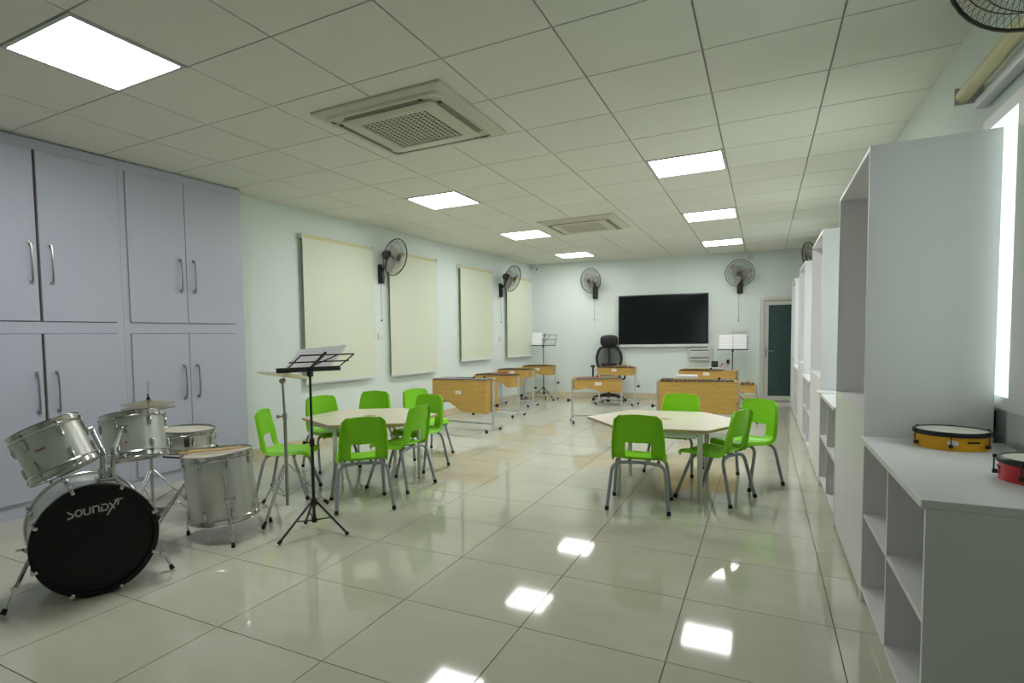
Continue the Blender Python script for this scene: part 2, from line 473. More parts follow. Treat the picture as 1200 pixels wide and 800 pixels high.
# ------------------------------------------------------------------ built-in cupboards on the left
CPD = Vector((.0626, .998, 0)).normalized(); CPN = Vector((CPD.y, -CPD.x, 0))
CF = frame(Vector((-4.70, 3.0, 0)), CPD, -CPN, Vector((0, 0, 1)))     # x along, y into the wall
def handle(parent, x, z0, z1):
    h = MB()
    for z in (z0, z1): h.rbox(x-.014, x+.014, -.032, -.0185, z-.014, z+.014, .004)
    h.tube([(x, -.034, z0), (x, -.045, z0+.03), (x, -.048, (z0+z1)/2), (x, -.045, z1-.03), (x, -.034, z1)], [.011, .008, .006, .008, .011])
    h.build('handle', M_steel, parent)
def cupboard(label, s0, s1, doors, hx):
    t = thing('storage_cupboard', label, 'cupboard', M=CF)
    D = .135
    MB().box(s0, s1, .012, D, .0, ZC-.012).build('carcass', M_cabgap, t, smooth=0)
    fr = MB(); xs0 = doors[0][0]; xs1 = doors[-1][1]
    zs = [(0.1, .112), (1.350, 1.438), (2.700, ZC-.01)]
    fr.box(s0, xs0-.004, -.006, .012, .1, ZC-.01); fr.box(xs1+.004, s1, -.006, .012, .1, ZC-.01)
    for a, b in zs: fr.box(xs0-.004, xs1+.004, -.006, .012, a, b)
    fr.build('face_frame', M_cab, t, smooth=0)
    MB().box(s0, s1, .004, .0119, 0, .098).build('plinth', M_cab, t, smooth=0)
    for row, (z0, z1) in enumerate(((.116, 1.346), (1.442, 2.696))):
        for q, (a, b) in enumerate(doors):
            dr = MB().rbox(a, b, -.0185, .010, z0, z1, .0025, seg=1).build('door', M_cab, t, smooth=0)
            handle(dr, hx[q], *((.765, 1.055) if row == 0 else (1.73, 2.01)))
cupboard('lavender grey built-in cupboard behind the drum kit, wide dark gap between its doors', -1.33, -.078, [(-1.225, -.692), (-.672, -.135)], (-.735, -.60))
cupboard('lavender grey built-in cupboard ending at the mint wall, doors closed tight', -.076, 1.125, [(-.020, .502), (.508, 1.025)], (.445, .578))

# ------------------------------------------------------------------ shelving units along the right wall
XF, XB = .413, .865
def low_unit(y0, y1, label):
    t = thing('cubby_shelf', label, 'shelf', (0, 0, 0), 0, 'low open cubby shelves')
    T = .018; H = .78
    MB().rbox(XF-.012, XB+.035, y0, y1, H-.025, H, .002, seg=1).build('worktop', M_white, t, smooth=0)
    for a in (y0, y1-T): MB().box(XF, XB, a, a+T, 0, H-.025).build('side_panel', M_white, t, smooth=0)
    m0 = (y0+y1)/2
    MB().box(XF+.002, XB-.01, m0-T/2, m0+T/2, .075, H-.025).build('divider', M_white, t, smooth=0)
    MB().box(XB-.01, XB-.002, y0+T, y1-T, .06, H-.025).build('back_panel', M_white, t, smooth=0)
    for a, b in ((y0+T, m0-T/2), (m0+T/2, y1-T)):
        MB().box(XF+.004, XB-.01, a, b, .405, .405+T).build('shelf_board', M_white, t, smooth=0)
        MB().box(XF+.002, XB-.01, a, b, .057, .075).build('bottom_board', M_white, t, smooth=0)
    MB().box(XF+.03, XF+.045, y0+T, y1-T, 0, .057).build('kick_board', M_white, t, smooth=0)
def tall_unit(y0, y1, label):
    t = thing('tall_shelf_unit', label, 'shelf', (0, 0, 0), 0, 'tall open topped shelf units')
    T = .018; H = 2.10; Z = .885
    for a in (y0, y1-T): MB().box(XF, XB, a, a+T, 0, H).build('side_panel', M_white, t, smooth=0)
    MB().box(XF, XB, y0+T, y1-T, H-T, H).build('top_board', M_white, t, smooth=0)
    MB().box(XF+.001, XB-.009, y0+T, y1-T, Z-T, Z).build('ledge', M_white, t, smooth=0)
    MB().box(XB-.009, XB-.001, y0+T, y1-T, .0, H-T).build('back_panel', M_white, t, smooth=0)
    m0 = (y0+y1)/2
    for a, b in ((y0+T+.002, m0-.0015), (m0+.0015, y1-T-.002)):
        MB().box(XF+.001, XF+.019, a, b, .03, Z-T-.002).build('door', M_white, t, smooth=0)
P = 1.172; Y0 = 2.06
lows = ['low white cubby shelf carrying the yellow and red hand drums', 'low white cubby shelf between the first and second tall units past the hand drums',
        'low white cubby shelf between the second and third tall units', 'low white cubby shelf before the last tall unit by the door']
talls = ['tall white shelf unit standing right behind the yellow hand drum', 'second tall white shelf unit counting from the yellow hand drum',
         'third tall white shelf unit from the hand drums, wall fan above it', 'tall white shelf unit closest to the dark green door']
for k in range(4):
    a = Y0+2*k*P
    low_unit(a, a+P-.002, lows[k]); tall_unit(a+P, a+2*P-.002, talls[k])
# white sheet lying over the edge of the second cubby top
tag(MB().rbox(.385, .60, 5.36, 5.565, .7805, .789, .002, seg=1).build('white_board', M_white, smooth=0), 'small flat white board overhanging the edge of a low shelf top', 'board')

# hand drums (frame drums with tuning rods)
def hand_drum(x, y, z, r, h, m, label, rot=0):
    t = thing('hand_drum', label, 'drum', (x, y, z), rot)
    sh = MB().lathe([(r-.008, 0), (r, 0), (r, h-.012), (r-.008, h-.012)], 48, closed=True).build('shell', m, t)
    MB().lathe([(r+.002, h-.02), (r+.006, h-.018), (r+.006, h-.004), (r+.002, h), (r-.006, h-.001), (r-.006, h-.012)], 48, closed=True).build('rim', M_black, t)
    MB().lathe([(0, h-.004), (r-.006, h-.004), (r-.006, h-.006), (0, h-.006)], 40).build('drum_head', M_skin, t)
    for k in range(6):
        Mx = Matrix.Rotation(k*PI/3+.3, 4, 'Z')
        MB().tube([(r+.010, 0, h-.004), (r+.010, 0, .012)], .0022, 6, M=Mx).rbox(r+.0005, r+.014, -.007, .007, .012, .026, .002, M=Mx).rbox(r+.003, r+.014, -.005, .005, h-.010, h+.001, .001, M=Mx).build('tension_rod', M_black, t)
    for k in range(3):
        a = -1.75+k*2*PI/3-rot
        Mx = Matrix.Rotation(a, 4, 'Z')
        MB().lathe([(0, 0), (.015, 0), (.013, .0015), (0, .002)], 20, Mx @ Matrix.Translation((r-.0005, 0, h*.42)) @ Matrix.Rotation(PI/2, 4, 'Y') @ Matrix.Diagonal((.8, 1.2, 1, 1))).build('badge', M_beige, t)
        Mx = Matrix.Rotation(a+.55, 4, 'Z')
        MB().box(r-.0005, r+.0015, -.022, .022, h*.45, h*.45+.007, Mx).build('jingle_slot', M_black, t)
hand_drum(.69, 3.065, .7805, .122, .074, M_yellow, 'yellow hand drum with black tuning rods on the low white shelf')
hand_drum(.789, 2.46, .7805, .112, .074, M_red, 'red hand drum with black tuning rods on the low white shelf', .5)

# ------------------------------------------------------------------ things on the walls
def blind(s0, s1, z0, z1, label):
    t = thing('roller_blind', label, 'blind', M=LF, group='cream roller blinds')
    MB().rbox(s0+.012, s1-.012, -.0615, -.059, z0+.03, z1-.01, .001, seg=1).build('fabric', M_blind, t, smooth=0)
    MB().tube([(s0, -.045, z1), (s1, -.045, z1)], .024, 14).build('roller', M_blindtube, t)
    MB().rbox(s0+.006, s1-.006, -.068, -.053, z0, z0+.032, .003).build('bottom_bar', M_bar, t)
    for a in (s0-.008, s1):
        MB().rbox(a, a+.008, -.074, -.0005, z1-.03, z1+.03, .002).build('bracket', M_bar, t)
    MB().tube([(s1-.01, -.075, z1-.02), (s1-.01, -.075, z0+.5)], .0018, 5).build('pull_chain', M_bar, t)
blind(.475, 1.735, .752, 2.468, 'cream roller blind beside the cupboards, behind the black music stand')
blind(2.075, 3.26, .742, 2.470, 'cream roller blind just beyond the wall fan nearest the cupboards')
blind(3.975, 5.09, .868, 2.455, 'cream roller blind above the second xylophone, before the farther wall fan')
blind(5.69, 6.77, .866, 2.43, 'cream roller blind next to the room corner with the dome camera')

def make_fan(F, label, pan=0, tilt=-12, cord=.62):
    t = thing('wall_fan', label, 'fan', M=F, group='oscillating wall fans')
    b = MB().rbox(-.05, .05, -.045, -.0005, -.15, .11, .014)
    b.build('wall_bracket', M_blackp, t)
    MB().rbox(-.03, .03, -.062, -.0455, -.12, -.02, .006).build('control_panel', M_fan, t)
    MB().tube(smoothpath([(0, -.04, .04), (0, -.09, .06), (0, -.135, .12), (0, -.15, .20)]), .022, 10).build('arm', M_blackp, t)
    A = Matrix.Translation((0, -.15, .22)) @ Matrix.Rotation(R(pan), 4, 'Z') @ Matrix.Rotation(R(-tilt), 4, 'X')
    # in A: -y is forward
    Q = A @ Matrix.Rotation(PI/2, 4, 'X')          # local z -> -y (forward)
    MB().lathe([(0, -.09), (.035, -.085), (.058, -.06), (.062, .0), (.055, .05), (.02, .055), (.0, .055)], 20, Q).build('motor', M_fan, t)
    c = MB(); Rr = .245
    front = [(.035, .185), (.12, .18), (.20, .16), (Rr, .125)]; back = [(.05, .055), (.12, .058), (.20, .08), (Rr, .125)]
    for k in range(72):
        a = 2*PI*k/72; ca, sa = math.cos(a), math.sin(a)
        for prof in (front, back): c.tube([(r*ca, r*sa, z) for r, z in prof], .0010, 3, cap=False, M=Q)
    for r, z, th in ((Rr, .125, .006), (Rr, .135, .004), (.12, .181, .0018), (.20, .161, .0018), (.12, .058, .0018), (.2, .08, .0018)):
        c.tube([(r*math.cos(2*PI*k/40), r*math.sin(2*PI*k/40), z) for k in range(40)], th, 5, closed=True, M=Q)
    c.build('cage', M_cage, t)
    MB().lathe([(0, .183), (.036, .183), (.036, .19), (0, .192)], 20, Q).build('cage_badge', M_fan, t)
    for k in range(3):
        vs = []; fs = []
        for i in range(7):
            r = .03+.185*i/6; w = .05+.075*math.sin(PI*min(1, i/5.2))
            for q in range(4):
                a = k*2*PI/3+(q/3-.5)*w/r*1.1+.25*i/6; vs.append((r*math.cos(a), r*math.sin(a), .085+.05*(q/3)))
        for i in range(6):
            for q in range(3): fs.append((i*4+q, i*4+q+1, i*4+q+5, i*4+q+4))
        MB().add(vs, fs, Q).build('blade', M_blade, t)
    MB().lathe([(0, .06), (.04, .06), (.038, .13), (.02, .145), (0, .147)], 18, Q).build('hub', M_blade, t)
    MB().tube([(-.02, -.03, -.15), (-.021, -.03, -.15-cord)], .0022, 5).lathe([(0, 0), (.008, .004), (.010, .02), (.004, .03), (0, .03)], 8, Matrix.Translation((-.021, -.03, -.17-cord))).build('pull_cord', M_fan, t)
    return t
def wallframe(F, s, z): return F @ Matrix.Translation((s, 0, z))
make_fan(wallframe(LF, 1.95, 2.18), 'wall fan with pull cord between the first two cream blinds', 0, -16, .5)
make_fan(wallframe(LF, 5.53, 2.18), 'wall fan between the third and fourth cream blinds', -9, -18, .47)
make_fan(wallframe(BF, 1.31, 2.17), 'wall fan over the black office chair', -32, -8, .42)
make_fan(wallframe(BF, 3.955, 2.17), 'wall fan over the music stand beside the door', -16, -8, .50)
make_fan(frame(Vector((XR, 11.05, 2.29)), Vector((0, -1, 0)), Vector((1, 0, 0)), Vector((0, 0, 1))), 'wall fan peeking over the third tall shelf unit', 20, -12, .3)
make_fan(frame(Vector((XR, 2.33, 2.175)), Vector((0, -1, 0)), Vector((1, 0, 0)), Vector((0, 0, 1))), 'wall fan on the wall beside the window by the hand drums', 48, -14, .2)

# blind box over the near window
t = thing('rolled_blind', 'rolled up cream blind above the window by the hand drums', 'blind')
MB().tube([(.835, 2.66, 2.39), (.835, 3.68, 2.39)], .032, 14).build('roller', M_blindtube, t)
MB().rbox(.86, .905, 2.66, 3.62, 2.30, 2.34, .004).build('bottom_bar', M_bar, t)
for a in (2.65, 3.68): MB().rbox(.80, .9095, a, a+.01, 2.35, 2.43, .002).build('bracket', M_grey, t)

t = thing('plug_socket', 'small black plug on the wall under the window by the yellow hand drum', 'plug', (XR, 3.40, .865))
MB().rbox(-.03, -.0005, -.03, .03, -.04, .04, .004).build('plate', M_blackp, t)
MB().tube(bend([(-.018, 0, -.04), (-.018, 0, -.08), (-.012, .05, -.2)], .02), .005, 6).build('cable', M_blackp, t)
# interactive screen
t = thing('interactive_screen', 'large black interactive screen with a white tray on the end wall', 'screen', M=BF)
a, b, z0, z1 = 1.765, 3.415, 1.085, 2.055
MB().rbox(a, b, -.075, -.012, z0, z1, .006).build('bezel', M_bezel, t)
MB().box(a+.022, b-.022, -.0765, -.0752, z0+.024, z1-.022).build('display', M_screen, t, smooth=0)
MB().rbox(a+.02, b+.005, -.085, -.02, z0-.055, z0-.002, .004).build('pen_tray', M_bar, t)
MB().rbox(a+.14, a+.42, -.088, -.0855, z0-.034, z0-.022, .0005, seg=1).build('speaker_slot', M_grey, t)
MB().rbox(b-.42, b-.14, -.088, -.0855, z0-.034, z0-.022, .0005, seg=1).build('speaker_slot', M_grey, t)
MB().box(a+.3, b-.3, -.012, -.0005, z0+.2, z1-.2).build('wall_mount', M_dgrey, t, smooth=0)

t = thing('wall_locker_box', 'white metal wall box with two slots hanging below the screen', 'box', M=BF)
MB().rbox(3.075, 3.455, -.10, -.0005, .765, 1.005, .006).build('body', M_grey, t)
for z in (.81, .955): MB().rbox(3.10, 3.42, -.103, -.1005, z, z+.018, .001, seg=1).build('slot', M_dgrey, t)
MB().tube(bend([(3.46, -.05, .98), (3.50, -.05, .98), (3.50, -.02, .9), (3.49, -.01, .62)], .03), .004, 6).build('cable', M_dgrey, t)
t = thing('switch_plate', 'white bank of light switches on the wall above the music stand', 'switch', M=BF)
MB().rbox(3.815, 4.10, -.014, -.0005, 1.285, 1.385, .004).build('plate', M_beige, t)
for k in range(5): MB().rbox(3.84+k*.048, 3.875+k*.048, -.018, -.0142, 1.305, 1.365, .002).build('switch', M_white, t)
for s, lab in ((3.66, 'white wall socket under the white wall box'), (3.77, 'white wall socket beside the music stand near the door')):
    t = thing('wall_socket', lab, 'socket', M=BF)
    MB().rbox(s-.04, s+.04, -.012, -.0005, .65, .73, .003).build('plate', M_beige, t)
    MB().rbox(s-.012, s+.012, -.0135, -.0122, .675, .705, .0004, seg=1).build('sockets', M_dgrey, t)
for s, z, lab in ((1.93, 1.31, 'small white wall switch under the first wall fan'), (5.515, 1.24, 'small white wall switch under the farther wall fan')):
    t = thing('wall_switch', lab, 'switch', M=LF)
    MB().rbox(s-.055, s+.055, -.012, -.0005, z-.045, z+.045, .003).build('plate', M_beige, t)
    MB().rbox(s-.012, s+.012, -.016, -.0122, z-.02, z+.02, .002).build('rocker', M_white, t)
t = thing('dome_camera', 'tiny white security camera high in the far corner', 'camera', M=wallframe(LF, 6.93, 2.70))
MB().rbox(-.03, .03, -.05, -.0005, -.03, .03, .006).build('base', M_beige, t)
MB().lathe([(0, 0), (.03, 0), (.03, .08), (.022, .085), (0, .086)], 16, Matrix.Translation((0, -.05, -.01)) @ Matrix.Rotation(R(100), 4, 'X')).build('barrel', M_beige, t)
MB().lathe([(0, 0), (.022, 0), (.020, .004), (0, .006)], 16, Matrix.Translation((0, -.05, -.01)) @ Matrix.Rotation(R(100), 4, 'X') @ Matrix.Translation((0, 0, .087))).build('lens', M_black, t)
t = thing('detector', 'small round lilac detector on the wall above the door', 'detector', M=wallframe(BF, 4.125, 2.685) @ Matrix.Rotation(PI/2, 4, 'X'))
MB().lathe([(0, .0005), (.055, .0005), (.055, .02), (.045, .03), (0, .034)], 24).build('cover', mat('lilac_plastic', (206, 202, 214), .5), t)
MB().lathe([(0, .0345), (.012, .0345), (.010, .04), (0, .041)], 16).build('sensor', M_grey, t)

# ------------------------------------------------------------------ stacking chairs
def chair_shell():
    prof = smoothpath([(.205, .338), (.19, .362), (.14, .372), (.04, .366), (-.06, .363), (-.115, .370), (-.15, .398), (-.168, .445), (-.183, .52), (-.20, .60), (-.219, .692)], 4)
    L = [0]
    for i in range(1, len(prof)): L.append(L[-1]+(prof[i]-prof[i-1]).length)
    tot = L[-1]
    wpts = [(0, .155), (.04, .172), (.3, .185), (.55, .178), (.68, .178), (.8, .172), (.93, .160), (.97, .155), (.99, .145), (1, .125)]
    def wid(t):
        for (a, wa), (b, wb) in zip(wpts, wpts[1:]):
            if t <= b: return wa+(wb-wa)*(t-a)/(b-a)
    us = [-1, -.985, -.93, -.8, -.65, -.5, -.44, -.22, 0, .22, .44, .5, .65, .8, .93, .985, 1]
    n = len(us); vs = []; fs = []
    for i, p in enumerate(prof):
        t = L[i]/tot
        a = prof[max(0, i-1)]; b = prof[min(len(prof)-1, i+1)]; tg = (b-a).normalized(); nr = Vector((tg[1], -tg[0]))    # nr: up from the seat, forward from the back
        if nr[1] < 0 and t < .5: nr = -nr
        if t >= .5 and nr[0] < 0: nr = -nr
        for u in us:
            back = max(0, min(1, (t-.52)/.15))
            dish = (.022*back+.010*(1-back))*(abs(u)**2.2)
            fl = -.022*max(0, (abs(u)-.93)/.07)*(1 if t < .97 else .3)
            crown = .016*(1-abs(u)**2)*max(0, (t-.9)/.1)
            q = p+nr*(dish+fl)
            vs.append((u*wid(t), q[0], q[1]+crown))
    for i in range(len(prof)-1):
        zmid = (prof[i][1]+prof[i+1][1])/2; back = prof[i][0] < -.12
        for k in range(n-1):
            um = (us[k]+us[k+1])/2
            if back and .392 < zmid < .502 and abs(um) < .5: continue
            fs.append((i*n+k, i*n+k+1, (i+1)*n+k+1, (i+1)*n+k))
    bm = bmesh.new()
    bv = [bm.verts.new(v) for v in vs]
    for f in fs: bm.faces.new([bv[i] for i in f])
    for v in [v for v in bm.verts if not v.link_faces]: bm.verts.remove(v)
    bmesh.ops.recalc_face_normals(bm, faces=bm.faces)
    bmesh.ops.solidify(bm, geom=list(bm.faces), thickness=.007)
    bm.verts.index_update()
    mb = MB(); mb.add([v.co.copy() for v in bm.verts], [tuple(v.index for v in f.verts) for f in bm.faces]); bm.free()
    return mb
def prof2(p): return p
_sp = smoothpath
def smoothpath2(pts, n):
    return [Vector((v[0], v[1])) for v in _sp([(a, b, 0) for a, b in pts], n)]
def chair_shell_built():
    global smoothpath
    keep = smoothpath; smoothpath = smoothpath2
    mb = chair_shell(); smoothpath = keep
    return mb
def make_chair(loc, rz, label):
    t = thing('stacking_chair', label, 'chair', loc, rz)
    chair_shell_built().build('seat_shell', M_green, t, smooth=50)
    for sx in (-1, 1):
        for sy in (-1, 1):
            y0 = .085*sy-.02; yf = .215*sy
            foot = Vector((sx*.212, yf, .0)); kn = Vector((sx*.178, y0+.03*sy, .343))
            pts = bend([(0.0, y0, .347), kn, foot+(kn-foot)*.05], .06, 6)
            lg = MB().tube(pts, .0125, 10).build('leg', M_tube, t)
            d = (kn-foot).normalized()
            MB().tube([foot+d*.0075, foot+d*.036], .0150, 10).build('foot_cap', M_rubber, lg)
    for sx in (-.07, .07): MB().tube([(sx, -.105, .349), (sx, .065, .349)], .009, 8).build('seat_support', M_tube, t)
    return t
# local +y is the sitter's front; heading measured from +X
CHAIRS = [(-.795, 4.35, 95.6, 'green chair at the four-chair table with its back to the empty tiled floor'),
          (-.318, 4.80, 159, 'green chair turned sideways between the four-chair table and the low cubby shelves'),
          (-.14, 5.37, 235, 'green chair facing the four-chair table, its backrest cut-out fully visible'),
          (-.715, 5.60, 261, 'green chair between the four-chair table and the large xylophone'),
          (-3.445, 3.48, 27.5, 'green chair beside the cymbal stand and floor tom, seen from its side'),
          (-2.69, 3.47, 135, 'green chair right beside the black music stand, back turned to the open floor'),
          (-2.73, 4.08, 178, 'green chair sideways next to the chair by the black music stand'),
          (-2.97, 4.75, 265, 'green chair tucked under the seven-chair table on the side toward the big xylophone'),
          (-3.26, 5.38, 335, 'green chair standing beyond the table, partly hidden by another green chair'),
          (-3.66, 4.89, 288, 'green chair between the hexagonal table and the second cream blind'),
          (-3.76, 4.38, 335, 'green chair under the first cream blind, behind the music stand pole')]
ch0 = None
for x, y, h, lab in CHAIRS:
    if ch0 is None: ch0 = make_chair((x, y, 0), R(h-90), lab)
    else: dup(ch0, (x, y, 0), R(h-90), lab)

# ------------------------------------------------------------------ hexagonal tables
def hex_table(cx, cy, rad, ang, legs, label):
    t = thing('hexagonal_table', label, 'table', (cx, cy, 0), R(ang))
    H = .552; th = .022
    hexa = [(rad*math.cos(k*PI/3), rad*math.sin(k*PI/3)) for k in range(6)]
    hr = .062; n = 36
    outer = []
    for k in range(n):
        a = 2*PI*k/n; s = (a % (PI/3))-PI/6
        rr = rad*math.cos(PI/6)/math.cos(s); outer.append((rr*math.cos(a), rr*math.sin(a)))
    inner = [(hr*math.cos(2*PI*k/n), hr*math.sin(2*PI*k/n)) for k in range(n)]
    vs = [(x, y, H) for x, y in outer]+[(x, y, H) for x, y in inner]+[(x, y, H-.002) for x, y in outer]+[(x, y, H-.002) for x, y in inner]
    fs = []
    for k in range(n):
        q = (k+1) % n
        fs += [(k, q, n+q, n+k), (2*n+k, 3*n+k, 3*n+q, 2*n+q), (k, 2*n+k, 2*n+q, q), (n+k, n+q, 3*n+q, 3*n+k)]
    MB().add(vs, fs).build('table_top', M_table, t, smooth=20)
    vs = [(x*.999, y*.999, H-.002) for x, y in outer]+[(x, y, H-.002) for x, y in inner]+[(x*.999, y*.999, H-th) for x, y in outer]+[(x, y, H-th) for x, y in inner]
    MB().add(vs, fs).build('edge_band', M_tabedge, t, smooth=20)
    MB().lathe([(0, H-.0006), (hr-.001, H-.0006), (hr-.001, H-.03), (0, H-.03)], 30).build('centre_cup', M_tabedge, t)
    ap = MB()
    lp = [Vector((x, y, 0)) for x, y in legs]
    for k in range(len(lp)):
        a, b = lp[k], lp[(k+1) % len(lp)]
        d = (b-a).normalized(); nn = Vector((-d.y, d.x, 0))
        Mx = frame(a, d, nn, Vector((0, 0, 1)))
        ap.box(.026, (b-a).length-.026, -.008, .008, H-th-.045, H-th-.0005, Mx)
    ap.build('apron_rail', M_tableg, t, smooth=0)
    for x, y in legs:
        MB().tube([(x, y, .012), (x, y, H-th-.0005)], .019, 14).lathe([(0, 0), (.020, 0), (.020, .012), (0, .012)], 14, Matrix.Translation((x, y, 0))).build('leg', M_tableg, t)
def sq(h, a): return [(h*math.cos(R(a+45+90*k)), h*math.sin(R(a+45+90*k))) for k in range(4)]
hex_table(-.735, 5.11, .645, 6, [(.335, .13), (-.295, .17), (.60*math.cos(R(238)), .60*math.sin(R(238))), (.60*math.cos(R(297)), .60*math.sin(R(297)))], 'pale hexagonal table with round centre hole, four green chairs around it')
hex_table(-3.24, 4.34, .63, 33, [(u*math.cos(R(q)), u*math.sin(R(q))) for u, q in ((.50, -26), (.55, 67), (.55, 180), (.55, 240))], 'pale hexagonal table behind the black music stand, seven green chairs around it')

# ------------------------------------------------------------------ xylophones on wheeled stands
def xylophone(x, y, ang, L, D, H, dep, label, shape='slope', flip=False, bars=M_barwood, barL=None, mallets=(), badge=True, knob=True):
    t = thing('xylophone', label, 'xylophone', (x, y, 0), R(ang))
    h = L/2; sg = -1 if flip else 1
    if shape == 'slope':          # deep at one end, curved up to a shallow end with a small lug
        pts = [(-h, 0), (h, 0), (h, -dep), (.16*L, -dep)]
        for k in range(1, 7):
            u = k/6; s = u*u*(3-2*u); pts.append((.16*L-(.16+.30)*L*u, -dep+dep*.36*s))
        pts += [(-.33*L, -.74*dep), (-.47*L, -.80*dep), (-h, -.80*dep)]
    elif shape == 'tab':          # shallow board with a lug at one end
        pts = [(-h, 0), (h, 0), (h, -dep), (.36*L, -dep), (.30*L, -.75*dep), (.22*L, -.55*dep), (-.1*L, -.60*dep), (-h, -.62*dep)]
    elif shape == 'belly':
        pts = [(-h, 0), (h, 0), (h, -dep), (.1*L, -dep), (-.1*L, -.72*dep), (-h, -.68*dep)]
    else: pts = [(-h, 0), (h, 0), (h, -dep), (-h, -dep)]
    pts = [(sg*a, b) for a, b in pts]
    dl = -[b for a, b in pts if a == -h][-1] if False else min(abs(b) for a, b in pts if abs(a+h) < 1e-6 and b < 0)
    dr = min(abs(b) for a, b in pts if abs(a-h) < 1e-6 and b < 0)
    # prism is built in x-y then stood up: local (x, y)->(x, z)
    up = lambda yy: frame(Vector((0, yy, H-.03)), Vector((1, 0, 0)), Vector((0, 0, 1)), Vector((0, -1, 0)))
    MB().prism(pts, 0, .014, up(-D/2+.014)).build('front_panel', M_wood, t, smooth=0)
    MB().prism(pts, 0, .014, up(D/2)).build('back_panel', M_wood, t, smooth=0)
    for xe, dd in ((-h, dl), (h-.014, dr)):
        MB().box(xe, xe+.014, -D/2+.0145, D/2-.0145, H-.03-dd, H-.03).build('end_panel', M_wood, t, smooth=0)
    MB().box(-h-.006, h+.006, -D/2-.004, D/2+.004, H-.0295, H-.017).build('top_rail', M_woodedge, t, smooth=0)
    # bars
    bl = barL or L*.94; nb = max(10, int(bl/.05)); b = MB(); st = -h+.02 if not barL else -h+.02
    for k in range(nb):
        w = bl/nb; c = st+w*(k+.5); f = 1-.35*(k/nb if not flip else 1-k/nb)
        b.rbox(c-w*.44, c+w*.44, -D/2*f*1.03, D/2*f*1.03, H-.0165, H, .003, seg=1)
    o = b.build('bars', bars, t, smooth=0); o['kind'] = 'stuff'
    if badge:
        q = MB().box(-.045, .045, -D/2-.0015, -D/2-.0005, H-.03-dep*.42, H-.03-dep*.42+min(.045, dep*.36)).build('label_plate', M_paper, t, smooth=0)
        z = H-.03-dep*.42+min(.045, dep*.36)*.3
        MB().box(-.026, -.006, -D/2-.0022, -D/2-.0016, z, z+.014).box(.004, .024, -D/2-.0022, -D/2-.0016, z, z+.010).build('label_print', M_grey, t, smooth=0)
    # stand
    for xe in (-h-.022, h+.022):
        lg = MB().box(xe-.012, xe+.012, -.014, .014, .06, H-.035).build('leg', M_wtube, t, smooth=0)
        MB().box(xe-.013, xe+.013, -D/2-.03, D/2+.03, .035, .06).build('foot_bar', M_wtube, t, smooth=0)
        for yy in (-D/2-.02, D/2+.02):
            MB().lathe([(0, -.011), (.024, -.011), (.028, -.006), (.028, .006), (.024, .011), (0, .011)], 14, Matrix.Translation((xe, yy, .0285)) @ Matrix.Rotation(PI/2, 4, 'Y')).build('caster', M_rubber, t)
        if knob and (xe > 0 or x > -3.9):
            s = 1 if xe > 0 else -1
            MB().lathe([(0, 0), (.006, 0), (.006, .03), (.022, .032), (.024, .055), (.016, .062), (0, .062)], 12, Matrix.Translation((xe+s*.012, 0, H*.5)) @ Matrix.Rotation(s*PI/2, 4, 'Y')).build('clamp_knob', M_rubber, t)
    MB().box(-h-.010, h+.010, -.010, .010, .09, .112).build('stretcher', M_wtube, t, smooth=0)
    return t
xy = [dict(x=-3.64, y=7.06, ang=-5, L=.86, D=.34, H=.712, dep=.42, shape='slope', bars=M_barmetal, label='big deep wooden xylophone with a curved underside beside the green chairs'),
      dict(x=-3.79, y=8.55, ang=-8, L=.70, D=.34, H=.68, dep=.17, shape='tab', label='wooden xylophone with dark bars directly behind the big deep one'),
      dict(x=-4.02, y=9.9, ang=-6, L=.62, D=.34, H=.69, dep=.12, shape='belly', label='wooden xylophone third along the wall of cream blinds'),
      dict(x=-3.97, y=11.0, ang=4, L=.61, D=.30, H=.70, dep=.16, shape='belly', label='wooden xylophone in the far corner in front of the music stand'),
      dict(x=-2.14, y=8.36, ang=22, L=.66, D=.34, H=.66, dep=.17, shape='slope', flip=False, bars=M_barmetal, label='small wooden xylophone with sloping underside standing alone on the open floor'),
      dict(x=-2.37, y=10.72, ang=-6, L=.63, D=.32, H=.70, dep=.12, shape='flat', label='small wooden xylophone in front of the black office chair'),
      dict(x=-.73, y=7.80, ang=6, L=.90, D=.36, H=.70, dep=.38, shape='flat', badge=False, label='large deep wooden xylophone behind the four-chair table'),
      dict(x=-.78, y=10.1, ang=-6, L=.84, D=.34, H=.70, dep=.14, shape='flat', barL=.62, label='wooden xylophone below the white wall box'),
      dict(x=-.33, y=9.2, ang=2, L=.46, D=.28, H=.56, dep=.10, shape='flat', badge=False, knob=False, label='small low glockenspiel stand by the music stand near the door')]
XY = [xylophone(**k) for k in xy]
def on_xylo(k, lx, ly): 
    p = xy[k]; c, s = math.cos(R(p['ang'])), math.sin(R(p['ang']))
    return (p['x']+c*lx-s*ly, p['y']+s*lx+c*ly, p['H'])
def mallet(k, lx, ly, a, m, label, L=.30, hc=None):
    p = on_xylo(k, lx, ly)
    t = thing('mallet', label, 'mallet', (p[0], p[1], p[2]+.0005), R(a), 'mallets lying on the xylophones')
    MB().tube([(-L/2, 0, .005), (L/2-.01, 0, .014)], .0045, 6).build('stick', m, t)
    MB().lathe([(0, -.016), (.012, -.012), (.016, 0), (.012, .012), (0, .016)], 12, Matrix.Translation((L/2, 0, .0165)) @ Matrix.Rotation(PI/2, 4, 'Y')).build('mallet_head', hc or m, t)
M_blue = mat('blue_rubber', (50, 70, 130), .6)
mallet(0, .12, .05, 10, M_yellow2, 'yellow mallet with blue head on the big deep xylophone', hc=M_blue)
mallet(0, .02, -.02, -8, M_black, 'dark mallet on the big deep xylophone')
mallet(1, -.05, .04, 4, M_red, 'red mallet on the xylophone behind the big deep one')
